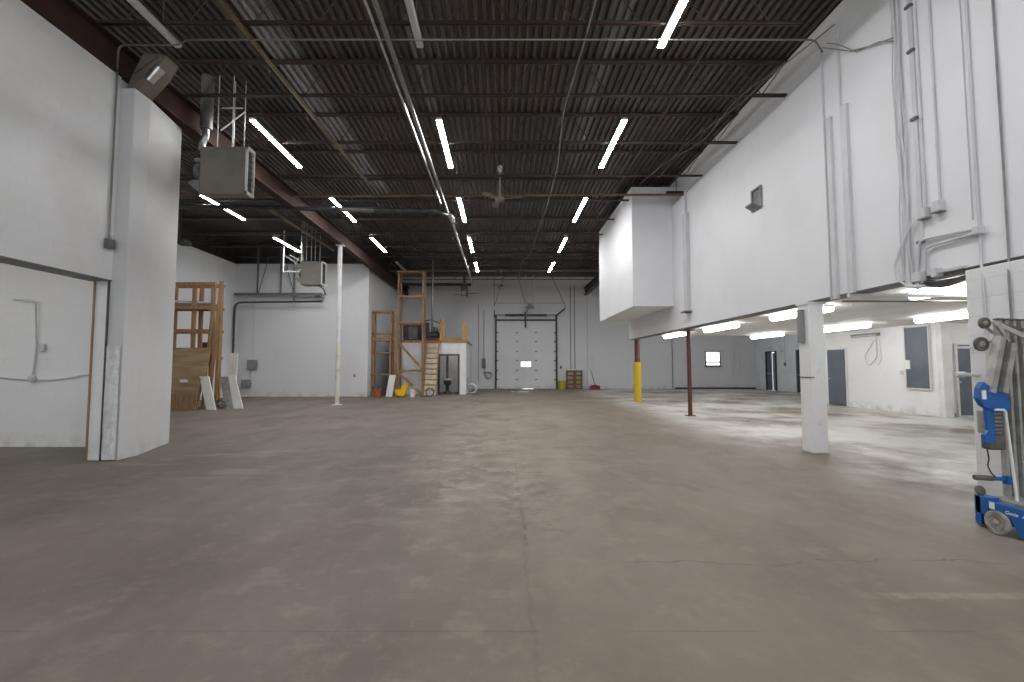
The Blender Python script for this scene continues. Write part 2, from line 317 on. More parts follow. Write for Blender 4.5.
# right side: upper wall with a set-back strip on top, mezzanine end wall, low ceiling
struct('wall_right_upper', B().box(5.3, 5.6, -9, 18.9, 2.58, 6.45, 0.0), 'drywall')
struct('wall_right_top', B().box(5.56, 5.8, -9, 18.9, 6.45, 7.42), 'block')
struct('wall_right_mezzanine_end', B().box(5.6, 17.0, 18.7, 18.9, 2.9, 7.42), 'drywall')
struct('ceiling_mezzanine', B().box(5.6, 17.0, -9, 18.9, 2.75, 2.9), 'white_ceil')
struct('trim_4', B().box(5.29, 5.61, -9, 18.91, 2.567, 2.58), 'darkgrey')
struct('wall_right_block', B().box(5.2, 5.6, -9, 5.06, 0, 2.53, 0.01), 'block_low')
struct('wall_right_room', B().box(12.72, 12.95, 13.3, 18.35, 0, 2.75), 'block')
struct('wall_right_return', B().box(12.95, 17.0, 18.15, 18.35, 0, 2.75), 'block')
struct('wall_right_facing', B().box(12.96, 13.40, 13.5, 13.7, 0, 2.75).box(14.36, 17.0, 13.5, 13.7, 0, 2.75).box(13.40, 14.36, 13.5, 13.7, 2.14, 2.75), 'block')
struct('wall_right_pilaster', B().box(12.70, 12.96, 13.12, 13.3, 0, 2.75), 'white')
struct('baseboard_right', B().box(12.97, 13.32, 13.46, 13.5, 0, 0.10), 'black')
struct('wall_right_far', B().box(16.72, 17.0, 18.35, 24.95, 0, 7.42).box(16.72, 17.0, 25.80, 27.75, 0, 7.42).box(16.72, 17.0, 28.75, YB, 0, 7.42).box(16.72, 17.0, 24.95, 25.80, 2.4, 7.42).box(16.72, 17.0, 27.75, 28.75, 2.4, 7.42), 'bluewall')
struct('wall_right_outer', B().box(16.72, 17.0, -9, 13.5, 0, 2.75), 'block')
struct('baseboard_back', B().box(11.4, 16.7, YB-0.05, YB, 0, 0.10), 'black')
struct('wall_right_boxout', B().box(4.05, 5.3, 13.95, 18.75, 3.32, 6.52).box(4.06, 5.56, 13.97, 18.74, 6.52, 7.08), 'drywall')
for i, (x0, x1) in enumerate(((5.66, 5.92),)):
    struct('wall_back_pilaster', B().box(x0, x1, YB-0.14, YB, 0, 6.9), 'block_far')
# doors
def swing_door(name, b, fr, knob, mat='door_blue'):
    o = struct(name, b, mat); f = part('door_frame', fr, 'white', o); part('door_handle', knob, 'steel', o, True); return o
swing_door('door_2', B().box(12.66, 12.715, 16.84, 17.72, 0.02, 2.10), B().box(12.68, 12.719, 16.78, 16.84, 0, 2.16).box(12.68, 12.719, 17.72, 17.78, 0, 2.16).box(12.68, 12.719, 16.84, 17.72, 2.10, 2.16),
           B().lathe((12.66, 17.62, 1.0), [(0.03, 0), (0.03, -0.04)], 10, 'x'))
swing_door('door_3', B().box(13.46, 14.30, 13.46, 13.51, 0.02, 2.10), B().box(13.40, 13.46, 13.44, 13.5, 0, 2.14).box(14.30, 14.36, 13.44, 13.5, 0, 2.14).box(13.46, 14.30, 13.44, 13.5, 2.10, 2.14),
           B().lathe((13.48, 13.46, 1.0), [(0.03, 0), (0.03, -0.05)], 10, 'y'))
# far right wall: half-open dark door and a second dark doorway
o = struct('door_4', B().box(16.70, 16.74, 28.22, 28.72, 0.02, 2.36), 'door_blue')
part('door_frame', B().box(16.64, 16.72, 28.70, 28.80, 0, 2.42).box(16.64, 16.72, 27.72, 27.80, 0, 2.42).box(16.64, 16.72, 27.80, 28.70, 2.36, 2.42), 'black', o)
part('door_leaf', B().box(16.76, 16.80, 27.80, 28.22, 0.02, 2.3), 'box_grey', o, label='paler leaf standing ajar')
part('panic_bar', B().box(16.66, 16.70, 28.3, 28.66, 1.0, 1.06), 'steel', o)
o = struct('door_5', B().box(16.72, 16.78, 25.0, 25.72, 0.02, 2.36), 'black')
part('door_frame', B().box(16.64, 16.72, 24.92, 25.0, 0, 2.42).box(16.64, 16.72, 25.72, 25.80, 0, 2.42).box(16.64, 16.72, 25.0, 25.72, 2.36, 2.42), 'darkgrey', o)
part('door_handle', B().lathe((16.70, 25.62, 1.0), [(0.03, 0.02), (0.03, -0.03)], 10, 'x'), 'steel', o)
# boarded opening on the room wall (slate-blue panel)
o = solo('wall_panel', B().box(12.66, 12.718, 13.50, 14.28, 0.80, 2.66), 'door_blue', 'large slate blue panel boarding an opening high on the white right room wall', 'panel')
pf = B().box(12.645, 12.718, 14.28, 14.31, 0.77, 2.69).box(12.645, 12.718, 13.47, 13.50, 0.77, 2.69).box(12.645, 12.718, 13.5, 14.28, 0.77, 0.80)
me = mesh('panel_frame', pf, 'white', Vector(o.location)); q = bpy.data.objects.new('panel_frame', me); COL.objects.link(q); q.parent = o
# window on the back wall
o = struct('window_1', B().box(13.42, 14.42, YB-0.06, YB, 1.50, 1.56).box(13.42, 14.42, YB-0.06, YB, 2.42, 2.48).box(13.42, 13.48, YB-0.06, YB, 1.50, 2.48).box(14.36, 14.42, YB-0.06, YB, 1.50, 2.48).box(13.42, 14.42, YB-0.07, YB, 1.72, 1.81), 'darkgrey')
part('window_pane', B().box(13.48, 14.36, YB-0.03, YB-0.005, 1.81, 2.42), 'day', o); part('window_pane', B().box(13.48, 14.36, YB-0.03, YB-0.005, 1.56, 1.72), 'day', o)
part('window_sill', B().box(13.38, 14.46, YB-0.12, YB, 1.45, 1.50), 'darkgrey', o)

# overhead sectional door on the back wall
o = struct('door_1', B().box(-0.36, 3.58, YB-0.07, YB-0.01, 0.03, 1.46).box(-0.36, 1.25, YB-0.07, YB-0.01, 1.46, 1.78).box(1.91, 3.58, YB-0.07, YB-0.01, 1.46, 1.78).box(-0.36, 3.58, YB-0.07, YB-0.01, 1.78, 4.55), 'block_far')
part('door_pane', B().box(1.25, 1.91, YB-0.05, YB-0.02, 1.46, 1.78), 'day', o, label='bright daylit glazed panel')
seams = B()
for i in range(1, 8): seams.box(-0.34, 3.56, YB-0.075, YB-0.069, i*0.6-0.003, i*0.6+0.003)
part('panel_seams', seams, 'conduit', o)
for sx in (-0.40, 3.60):
    part('door_track', B().box(sx-0.06, sx+0.06, YB-0.16, YB-0.02, 0, 4.9), 'black', o)
for zz in (0.6, 1.2, 1.85, 2.45, 3.1, 3.7):
    for sx in (0.99, 2.25):
        part('hinge', B().box(sx-0.07, sx+0.07, YB-0.1, YB-0.07, zz-0.02, zz+0.05), 'darkgrey', o)
    for sx in (-0.29, 3.49): part('roller', B().box(sx-0.06, sx+0.06, YB-0.13, YB-0.07, zz-0.03, zz+0.05), 'darkgrey', o)
part('door_header', B().box(-0.42, 3.62, YB-0.14, YB-0.02, 4.48, 4.60), 'black', o)
part('spring_shaft', B().tube([(-0.5, YB-0.28, 4.86), (3.7, YB-0.28, 4.86)], 0.025).tube([(0.2, YB-0.28, 4.86), (1.45, YB-0.28, 4.86)], 0.06).tube([(1.65, YB-0.28, 4.86), (2.95, YB-0.28, 4.86)], 0.06), 'black', o, True)
part('centre_bracket', B().box(1.50, 1.60, YB-0.34, YB-0.02, 4.05, 5.05).bar((1.55, YB-0.3, 4.95), (1.75, YB-0.3, 5.3), 0.07, 0.05), 'black', o)
part('door_stay', B().bar((3.62, YB-0.2, 4.86), (4.12, YB-0.6, 5.26), 0.07, 0.07).tube([(-0.5, YB-0.2, 4.7), (-0.5, YB-0.25, 5.2)], 0.03), 'black', o)
part('threshold_gap', B().box(1.35, 2.05, YB-0.08, YB-0.02, 0.001, 0.012), 'day', o, label='daylight showing below the door')
# hung steel and hoist frame in front of the overhead door
o = thing('door_opener', 'grey motor operator hung on two pipes above the overhead door', 'motor', (1.8, 29.2, 5.2))
part('motor', B().lathe((1.62, 29.2, 5.32), [(0.05, 0), (0.11, 0.02), (0.11, 0.36), (0.05, 0.40)], 14, 'x').box(1.66, 1.86, 29.1, 29.3, 5.36, 5.52), 'box_grey', o, True)
part('hanger', B().tube([(1.65, 29.2, 5.4), (1.55, 29.2, 7.4)], 0.03), 'conduit', o, True)
part('hanger', B().tube([(2.0, 29.2, 5.4), (2.0, 29.2, 7.4)], 0.03), 'conduit', o, True)
part('bracket', B().box(1.5, 2.1, 29.16, 29.24, 5.24, 5.3), 'darkgrey', o)
solo('hanging_brace', B().bar((-0.5, 29.1, 5.3), (0.15, 29.1, 7.35), 0.035, 0.035).bar((4.1, 29.1, 5.3), (3.2, 29.1, 7.35), 0.035, 0.035).bar((-0.5, 29.1, 5.55), (4.1, 29.1, 5.55), 0.025, 0.025).bar((1.5, 29.1, 5.55), (1.0, 29.1, 7.35), 0.03, 0.03)
     .bar((-0.5, 29.1, 5.3), (-0.5, 29.1, 7.35), 0.03, 0.03), 'darkgrey', 'thin dark angle frame braced to the roof above the overhead door', 'frame')

# ------------------------------------------------------------ girders, columns, joists
def ibeam(x, y0, y1, z0, z1, w):
    return B().box(x-w/2, x+w/2, y0, y1, z0, z0+0.03).box(x-w/2, x+w/2, y0, y1, z1-0.03, z1).box(x-0.012, x+0.012, y0, y1, z0+0.03, z1-0.03)
solo('steel_girder', ibeam(-6.28, -9, YB, 6.17, 6.69, 0.26), 'primer', 'long red-brown steel girder above the left wall and slim white column', 'girder')
solo('steel_girder', ibeam(5.55, 18.95, YB, 6.20, 6.69, 0.24), 'dark_joist', 'dark steel girder beyond the white boxed-out wall, reaching the back wall', 'girder')
def joist(x0, x1, y, mat, label, group, npan):
    t = thing('roof_joist', label, 'joist', ((x0+x1)/2, y, 6.7), group)
    part('top_chord', B().box(x0, x1, y-0.055, y-0.012, 7.37, 7.415).box(x0, x1, y+0.012, y+0.055, 7.37, 7.415), mat, t)
    part('bottom_chord', B().box(x0+0.1, x1-0.02, y-0.04, y-0.008, 6.70, 6.735).box(x0+0.1, x1-0.02, y+0.008, y+0.04, 6.70, 6.735), mat, t)
    wb = B(); L = (x1-x0)/npan
    for i in range(npan):
        a, b, c_ = x0+i*L, x0+(i+0.5)*L, x0+(i+1)*L
        wb.tube([(a+0.02, y, 7.37), (b, y, 6.73)], 0.009, 5, False).tube([(b, y, 6.73), (c_-0.02, y, 7.37)], 0.009, 5, False)
    part('web', wb, mat, t); return t
JY = [6.70+1.86*i for i in range(12)]
grp = 'bar joists across the main hall ceiling'
joist(-6.3, 4.62, JY[0], 'joist', 'brown open-web roof joist across the hall, nearest the camera, ending short of the right wall', grp, 11)
j0 = None
js = None; jbox = None
for i, y in enumerate(JY[1:], 1):
    lab = 'dark brown open-web roof joist across the hall, %s from the camera' % ORD[i] if i < 11 else 'dark brown open-web roof joist across the hall, nearest the back wall'
    if i in (4, 5, 6):
        if jbox is None: jbox = joist(-6.3, 4.04, y, 'joist', lab, grp, 10)
        else: dup(jbox, (jbox.location.x, y, 6.7), lab)
    elif j0 is None: j0 = joist(-6.3, 5.54, y, 'joist', lab, grp, 12)
    else: dup(j0, (j0.location.x, y, 6.7), lab)
jb = None
for n_, i in enumerate(range(2, 9)):
    lab = 'dark open-web roof joist over the left bay, %s from the camera' % ORD[n_]
    if jb is None: jb = joist(-13.28, -6.42, JY[i], 'dark_joist', lab, 'bar joists over the left bay', 8)
    else: dup(jb, (jb.location.x, JY[i], 6.7), lab)
for (x0, y0, y1, lab) in ((-0.33, 6.66, 12.2, 'thin brown bridging angle tying the hall joists near the centre'), (3.4, 6.66, 17.8, 'thin brown bridging angle tying the hall joists near the right lights')):
    solo('bridging_angle', B().box(x0-0.02, x0+0.02, y0, y1, 6.737, 6.755).box(x0-0.02, x0-0.014, y0, y1, 6.755, 6.775), 'joist', lab, 'bridging')
# columns
t = thing('square_column', 'square white painted column, scuffed at its base, under the right wall', 'column', (5.36, 7.86, 0))
part('shaft', B().box(5.21, 5.47, 7.70, 7.98, 0.04, 2.56, 0.01), 'column_white', t)
part('base_plate', B().box(5.20, 5.48, 7.69, 7.99, 0, 0.04, 0.01), 'cream', t, label='dirty scuffed foot')
part('band', B().box(5.203, 5.27, 7.693, 7.98, 1.26, 1.28), 'conduit_grey', t)
part('cap_plate', B().box(5.19, 5.50, 7.67, 8.0, 2.52, 2.56), 'white', t)
solo('breaker_box', B().box(5.15, 5.208, 7.80, 7.92, 1.86, 2.44, 0.008), 'box_grey', 'narrow grey metal box mounted on the side of the square white column', 'electrical box')
t = thing('steel_column', 'slim red-brown steel column standing right of the yellow one', 'column', (5.59, 13.6, 0))
part('shaft', B().lathe((5.59, 13.6, 0.0), [(0.062, 0.02), (0.062, 2.6)], 16), 'redpipe', t, True)
part('base_plate', B().box(5.47, 5.71, 13.48, 13.72, 0, 0.02), 'redpipe', t)
part('cap_plate', B().box(5.45, 5.73, 13.46, 13.74, 2.53, 2.56), 'redpipe', t)
t = thing('steel_column', 'round red-brown column with a yellow painted guard around its lower half', 'column', (5.66, 18.98, 0))
part('shaft', B().lathe((5.66, 19.05, 0), [(0.11, 0.02), (0.11, 6.2)], 18), 'redpipe', t, True)
part('guard_sleeve', B().lathe((5.66, 19.05, 0), [(0.15, 0.0), (0.15, 1.62), (0.12, 1.64)], 18), 'yellow', t, True, label='yellow painted guard sleeve')
t = thing('steel_column', 'slim tall white column under the girder in front of the left bay', 'column', (-6.28, 17.43, 0))
part('shaft', B().lathe((-6.28, 17.43, 0), [(0.085, 2.4), (0.085, 6.15)], 16), 'white', t, True)
part('shaft_lower', B().lathe((-6.28, 17.43, 0), [(0.085, 0.03), (0.085, 2.4)], 16), 'cream', t, True, label='yellowed lower length')
part('base_plate', B().box(-6.43, -6.13, 17.28, 17.58, 0, 0.03), 'cream', t)
part('cap_plate', B().box(-6.42, -6.14, 17.3, 17.56, 6.14, 6.168), 'white', t)

# ------------------------------------------------------------ strip lights
def strip(x, y, lit, label, group):
    t = thing('strip_light', label, 'light', (x, y, 6.62), group)
    part('housing', B().box(x-0.058, x+0.058, y, y+2.3, 6.634, 6.685, 0.008), 'white', t)
    d = B(); pr = [(x-0.056, 6.634), (x-0.050, 6.626), (x-0.03, 6.620), (x+0.03, 6.620), (x+0.050, 6.626), (x+0.056, 6.634)]
    d.prism(pr, 'y', y+0.01, y+2.29); part('diffuser', d, 'tube' if lit else 'tube_off', t)
    for yy in (y+0.35, y+1.95): part('hanger', B().tube([(x, yy, 6.70), (x, yy, 7.42)], 0.006, 5), 'conduit_grey', t)
    return t
YL = [4.82, 9.28, 13.72, 18.02, 22.4]
lit = unlit = None
def put(x, y, on, label, group):
    global lit, unlit
    if on:
        if lit is None: lit = strip(x, y, True, label, group)
        else: dup(lit, (x, y, 6.62), label, group)
    else:
        if unlit is None: unlit = strip(x, y, False, label, group)
        else: dup(unlit, (x, y, 6.62), label, group)
rows = ((2.58, 'right row', (1, 1, 1, 1, 1)), (-1.33, 'middle row', (0, 1, 1, 1, 1)), (-5.26, 'row beside the left girder', (0, 1, 1, 1, 0)))
for x, nm, st in rows:
    for i, s in enumerate(st):
        put(x, YL[i], s, '%s ceiling strip light in the %s, %s from the camera' % ('lit white' if s else 'unlit grey', nm, ORD[i]), 'strip lights of the ' + nm)
    if nm != 'row beside the left girder':
        for yy, wd in ((0.4, 'just behind the camera'), (-4.0, 'well behind the camera')):
            put(x, yy, 1, 'lit ceiling strip light of the %s, %s' % (nm, wd), 'strip lights of the ' + nm)
put(-9.1, 13.5, 1, 'lit strip light over the left bay, behind the near hanging heater', 'strip lights over the left bay')
put(-9.15, 18.02, 1, 'lit strip light over the left bay, beside the farther hanging heater', 'strip lights over the left bay')
put(9.0, 22.4, 1, 'lit strip light above the far right corner beyond the mezzanine', 'strip lights beyond the mezzanine')
put(13.5, 22.4, 1, 'lit strip light above the far right window area', 'strip lights beyond the mezzanine')
for xr, wd in ((-9.0, 'nearer'), (-11.2, 'farther')):  # both fittings are out of view, added to brighten the recess wall
    t = thing('strip_light', 'unseen strip light added to brighten the room behind the left opening, %s one' % wd, 'light', (xr, 4.5, 3.5))
    part('housing', B().box(xr-0.05, xr+0.05, 4.5, 6.8, 3.64, 3.70), 'white', t); part('diffuser', B().box(xr-0.06, xr+0.06, 4.51, 6.79, 3.59, 3.64), 'tube_low', t)
# fluorescent fittings under the low ceiling
def low_light(x, y, label):
    t = thing('fluorescent_light', label, 'light', (x, y, 2.6), 'fluorescent fittings under the low ceiling')
    part('housing', B().box(x-0.09, x+0.09, y, y+2.0, 2.70, 2.75), 'white', t)
    part('diffuser', B().prism([(x-0.10, 2.70), (x-0.09, 2.64), (x-0.05, 2.605), (x+0.05, 2.605), (x+0.09, 2.64), (x+0.10, 2.70)], 'y', y+0.01, y+1.99), 'tube_low', t)
    return t
lowspec = [(6.70, 16.6, 'left row of the low ceiling, farthest, behind the red column'), (6.88, 13.3, 'left row of the low ceiling, right of the red column'),
           (6.85, 9.45, 'left row of the low ceiling, crossing behind the square white column'), (7.1, 5.8, 'left row of the low ceiling, nearest, above the dark cables'),
           (10.4, 16.85, 'right row of the low ceiling, farthest, above the far dark door'), (10.75, 13.3, 'right row of the low ceiling, middle, right of the square column'),
           (11.0, 10.0, 'right row of the low ceiling, nearest, above the slate blue panel'),
           (14.6, 10.4, 'added unseen farthest right under the low ceiling to brighten the door wall')]  # last fitting is unseen, added to brighten the wall around the door
l0 = None
for x, y, s in lowspec:
    s = 'lit fluorescent fitting, ' + s
    if l0 is None: l0 = low_light(x, y, s)
    else: dup(l0, (x, y, 2.6), s)
t = thing('fluorescent_light', 'unlit grey batten fitting high on the right room wall between door and panel', 'light', (12.66, 15.8, 2.5))
part('housing', B().box(12.62, 12.715, 15.25, 16.45, 2.50, 2.60, 0.01), 'conduit_grey', t)
part('tube', B().tube([(12.60, 15.3, 2.52), (12.60, 16.4, 2.52)], 0.016), 'tube_off', t, True)

# ------------------------------------------------------------ pipes and conduits under the roof
def pipe(name, pts, r, mat, label, cat, rb=0.12, n=8, group=None):
    return solo(name, B().tube(route(pts, rb) if len(pts) > 2 else pts, r, n), mat, label, cat, group, True)
pipe('conduit', [(-6.17, 7.04, 3.45), (-6.17, 7.04, 6.62), (-5.2, 7.04, 6.62), (-5.0, 6.92, 6.62), (4.95, 6.92, 6.62), (5.27, 7.2, 6.62)], 0.014, 'conduit_grey', 'thin grey conduit crossing the hall in front of the nearest joist', 'conduit')
solo('switch_box', B().box(-6.20, -6.11, 6.98, 7.10, 3.30, 3.45, 0.01), 'darkgrey', 'small dark box at the foot of the grey conduit on the left wall', 'electrical box')
pipe('dark_gap_tube', [(-6.222, 7.14, 0.0), (-6.222, 7.14, 6.1)], 0.016, 'black', 'thin black tube standing in for the dark gap beside the left pier', 'pipe')  # black tube drawn as the dark gap between wall and pier
pipe('sprinkler_pipe', [(-1.70, 2.0, 6.35), (-1.72, 14.2, 6.35)], 0.04, 'conduit_grey', 'thick grey pipe running lengthwise under the joists left of centre', 'pipe')
pipe('sprinkler_pipe', [(-1.60, 14.1, 6.10), (-1.72, 26.3, 6.30)], 0.045, 'steel', 'bright pipe running on lengthwise to the back beyond the elbow', 'pipe')
pipe('conduit', [(-1.86, 2.0, 6.42), (-1.86, 13.6, 6.42)], 0.022, 'steel', 'thin bright conduit beside the thick grey lengthwise pipe', 'conduit')
pipe('cable_run', [(1.30, 3.0, 6.66), (1.33, 6.6, 6.66), (1.25, 9.0, 6.64), (1.44, 11.5, 6.66), (1.45, 14, 6.64), (1.38, 17.4, 6.66), (1.34, 20.7, 6.64), (1.0, 22.3, 6.66), (1.0, 24.0, 6.62), (0.85, 24.6, 6.3)], 0.016, 'conduit_grey', 'pale sagging cable run lengthwise under the joists right of centre', 'cable', 0.4)
pipe('gas_pipe', [(-4.10, 3.0, 6.64), (-3.95, 8.0, 6.64), (-3.78, 12.6, 6.64)], 0.04, 'ochre', 'ochre lengthwise pipe under the joists between the left and middle lights', 'pipe', 0.3)
pipe('gas_pipe', [(-7.6, 13.45, 6.58), (5.50, 13.3, 6.58)], 0.036, 'ochre', 'ochre crosswise pipe spanning the hall level with the ceiling fan', 'pipe')
pipe('gas_pipe', [(-6.98, 13.4, 6.2), (-6.86, 18.3, 6.2)], 0.06, 'ochre', 'ochre pipe sloping above the farther heater in the left bay', 'pipe')
o = solo('dark_main_pipe', B().tube(route([(-12.4, 13.12, 6.22), (-2.05, 13.72, 6.22), (-1.62, 14.1, 6.16), (-1.60, 14.5, 6.12)], 0.25), 0.068, 10), 'black', 'thick dark pipe crossing from the left bay and ending in an elbow', 'pipe', None, True)
q = bpy.data.objects.new('coupling', mesh('coupling', B().tube([(-4.9, 13.555, 6.22), (-3.9, 13.61, 6.22)], 0.075, 12).tube([(-1.64, 14.0, 6.17), (-1.60, 14.25, 6.14)], 0.085, 12), 'conduit_grey', Vector(o.location), True)); COL.objects.link(q); q.parent = o; q['label'] = 'grey insulated length'
pipe('duct_pipe', [(-12.3, 17.0, 7.40), (-12.3, 17.0, 6.15), (-11.8, 17.0, 6.1), (-11.8, 16.5, 6.1)], 0.11, 'black', 'fat black elbow pipe high in the left bay corner', 'pipe', 0.2, 10)
solo('loose_cable', B().tube(route([(5.3, 6.95, 6.9), (4.85, 7.5, 6.62), (4.55, 8.5, 6.66), (4.62, 10.2, 6.6), (4.2, 11.2, 6.66), (3.9, 12.6, 6.62)], 0.5), 0.009, 6).tube(route([(4.85, 7.5, 6.66), (4.68, 8.7, 6.6), (4.3, 10.4, 6.68), (4.3, 12.2, 6.62)], 0.5), 0.007, 6),
     'conduit_grey', 'loose pale cables draped along the joist ends at the right wall', 'cable', None, True)
for yy, x0, lab in ((20.6, -6.2, 'crosswise conduit under the far joists'),):
    pipe('conduit', [(x0, 24.4, 6.64), (5.4, 24.4, 6.64)], 0.025, 'conduit_grey', 'thin grey crosswise conduit below the far joists', 'conduit')
# ceiling fans
def fan(x, y, z, label):
    t = thing('ceiling_fan', label, 'fan', (x, y, z), 'ceiling fans')
    part('down_rod', B().tube([(x, y, z+0.1), (x, y, 7.4)], 0.016, 8), 'conduit', t, True)
    part('canopy', B().lathe((x, y, 7.22), [(0.03, 0), (0.07, 0.05), (0.07, 0.18)], 14), 'conduit', t, True)
    part('motor', B().lathe((x, y, z), [(0.06, -0.07), (0.13, -0.04), (0.14, 0.04), (0.05, 0.1)], 18), 'heater', t, True)
    for a in (0.65, 0.65+2.094, 0.65+4.189):
        a -= 0.9; d = Vector((math.cos(a), math.sin(a), 0)); s_ = Vector((-d.y, d.x, 0)); b = B(); pts = []
        prof = [(0.13, 0.025), (0.25, 0.05), (0.45, 0.075), (0.66, 0.08), (0.70, 0.05)]; c0 = Vector((x, y, z))
        vs = []
        for r, h in prof:
            for sg in (-1, 1):
                for dz in (0, 0.008): vs.append(c0 + d*r + s_*(h*sg) + Vector((0, 0, dz + sg*h*0.25)))
        fs = []
        for i in range(len(prof)-1):
            o_ = i*4; fs += [(o_, o_+4, o_+6, o_+2), (o_+1, o_+3, o_+7, o_+5), (o_, o_+1, o_+5, o_+4), (o_+2, o_+6, o_+7, o_+3)]
        fs += [(0, 2, 3, 1), (16, 17, 19, 18)]
        part('blade', b.add(vs, fs), 'heater', t)
    return t
f0 = fan(-0.06, 13.2, 6.40, 'cream three-blade ceiling fan hanging mid hall beside the ochre pipe')
dup(f0, (-0.06, 27.6, 6.40), 'small distant ceiling fan hanging near the back wall above the overhead door')
# unit heaters
def heater(x0, x1, y0, y1, z0, z1, label, rods):
    t = thing('unit_heater', label, 'heater', ((x0+x1)/2, (y0+y1)/2, z0), 'hanging gas unit heaters')
    part('cabinet', B().box(x0, x1-0.03, y0, y1, z0, z1, 0.02), 'heater', t)
    gr = B().box(x1-0.03, x1+0.015, y0, y0+0.025, z0, z1).box(x1-0.03, x1+0.015, y1-0.03, y1, z0, z1).box(x1-0.03, x1+0.02, y0, y1, z0, z0+0.06).box(x1-0.03, x1+0.02, y0, y1, z1-0.06, z1)
    part('outlet_frame', gr, 'white', t)
    part('outlet_opening', B().box(x1-0.035, x1-0.025, y0+0.05, y1-0.05, z0+0.06, z1-0.06), 'black', t)
    lv = B(); n = 7
    for i in range(n):
        zz = z0+0.12+(z1-z0-0.24)*i/(n-1); lv.bar((x1, y0+0.05, zz), (x1, y1-0.05, zz), 0.06, 0.008, (0.5, 0, 1))
    part('louvres', lv, 'conduit_grey', t)
    part('fan_housing', B().lathe((x0-0.02, (y0+y1)/2, (z0+z1)/2), [(0.18, 0.03), (0.17, -0.08), (0.08, -0.11)], 18, 'x'), 'darkgrey', t, True)
    part('gas_valve', B().box(x0-0.12, x0, y0+0.02, y0+0.12, z1-0.30, z1-0.23, 0.01), 'box_grey', t)
    part('control_box', B().prism([(x0, z0+0.08), (x0, z0+0.30), (x0-0.14, z0+0.30), (x0-0.24, z0+0.24), (x0-0.08, z0+0.10)], 'y', y0+0.03, y0+0.28), 'box_grey', t)
    for rx, ry in rods: part('hanger_rod', B().tube([(rx, ry, z1), (rx, ry, 7.4)], 0.010, 6), 'conduit', t)
    return t
h = heater(-6.10, -5.14, 8.95, 9.22, 4.92, 5.90, 'near beige gas unit heater hanging beside the left pier', [(-5.78, 9.0), (-5.56, 9.18), (-5.48, 9.0), (-5.34, 9.18)])
part('flue_lower', B().tube(route([(-6.09, 9.0, 5.84), (-6.09, 9.0, 6.0), (-6.02, 9.0, 6.10), (-6.02, 9.0, 6.36)], 0.08), 0.065, 12), 'steel', h, True, label='shiny flue elbow')
part('flue', B().lathe((-6.02, 9.0, 6.28), [(0.115, 0), (0.115, 1.10)], 16), 'conduit_grey', h, True)
part('cross_brace', B().bar((-5.72, 9.0, 6.25), (-5.30, 9.12, 6.72), 0.02, 0.02).bar((-5.72, 9.0, 6.72), (-5.28, 9.0, 6.72), 0.02, 0.02), 'conduit', h)
h = heater(-8.05, -7.2, 18.0, 18.45, 4.72, 5.68, 'farther beige gas unit heater hanging in front of the left bay wall', [(-7.85, 18.05), (-7.8, 18.4), (-7.5, 18.05), (-7.45, 18.4)])
part('flue', B().tube([(-8.12, 18.3, 5.5), (-8.12, 18.3, 7.4)], 0.07, 12), 'steel', h, True)
part('gas_line', B().tube(route([(-7.4, 18.2, 4.72), (-7.2, 18.2, 4.6), (-7.1, 18.2, 4.35), (-7.5, 18.2, 4.3)], 0.06), 0.025, 6), 'black', h, True)
# tan angular duct boot over the pier
t = thing('duct_boot', 'tan angular duct boot with a silver end above the left pier', 'duct', (-6.0, 7.5, 6.1))
part('boot', B().prism([(-6.20, 6.0), (-5.99, 6.0), (-5.70, 6.34), (-5.56, 6.60), (-5.92, 6.66), (-6.06, 6.36)], 'y', 7.25, 7.55), 'tan', t)
part('collar', B().tube([(-5.80, 7.22, 6.14), (-5.62, 7.22, 6.36)], [0.075, 0.085], 12), 'steel', t, True)
part('strap', B().bar((-6.05, 7.24, 6.28), (-5.66, 7.24, 6.58), 0.03, 0.01), 'conduit_grey', t)

# ------------------------------------------------------------ right wall conduits
X = 5.285
pipe('conduit', [(X, 7.25, 2.52), (X, 7.25, 6.7)], 0.016, 'conduit', 'thin painted conduit on the right wall, farthest left of the pairs', 'conduit')
solo('cable_channel', B().box(5.25, 5.30, 7.08, 7.17, 2.52, 5.46), 'conduit', 'flat painted cable channel beside the leftmost conduit on the right wall', 'cable channel')
pipe('conduit', [(X, 6.88, 5.4), (X, 6.88, 6.7)], 0.016, 'conduit', 'short upper conduit feeding the second channel on the right wall', 'conduit')
solo('cable_channel', B().box(5.25, 5.30, 6.74, 6.86, 2.56, 5.48), 'conduit', 'wider flat painted cable channel, second along the right wall', 'cable channel')
pipe('conduit', [(5.25, 6.85, 2.53), (9.0, 6.85, 2.53)], 0.03, 'white', 'white horizontal conduit running into the low room below the right wall', 'conduit')
pipe('conduit', [(5.25, 6.98, 2.46), (9.0, 6.98, 2.46)], 0.014, 'conduit_grey', 'thin grey conduit just beneath the white horizontal one', 'conduit')
bd = B()
for k_, (dy, r) in enumerate(((0.0, 0.018), (0.035, 0.011), (-0.035, 0.013), (0.055, 0.008), (-0.05, 0.009))):
    random.seed(k_+3); pts = []
    for i in range(15):
        z = 6.9-i*0.305; pts.append((5.265-r*0.3, 5.85+dy+0.018*math.sin(i*0.9+k_)+random.uniform(-0.008, 0.008), z))
    pts += [(5.24, 5.80+dy*0.5, 2.50), (5.26, 5.7, 2.44)]; bd.tube(pts, r, 6)
bd.tube([(5.25, 5.74, 3.3), (5.22, 5.85, 3.05), (5.2, 5.95, 2.8), (5.2, 5.93, 2.6), (5.22, 5.8, 2.48), (5.25, 5.6, 2.45)], 0.018, 6)
t = thing('cable_bundle', 'loose bundle of grey and white cables hanging down the right wall', 'cable', (5.25, 5.78, 2.45))
part('cables', bd, 'conduit', t, True)
part('backing_strip', B().box(5.28, 5.30, 5.62, 5.68, 2.6, 6.45), 'conduit', t)
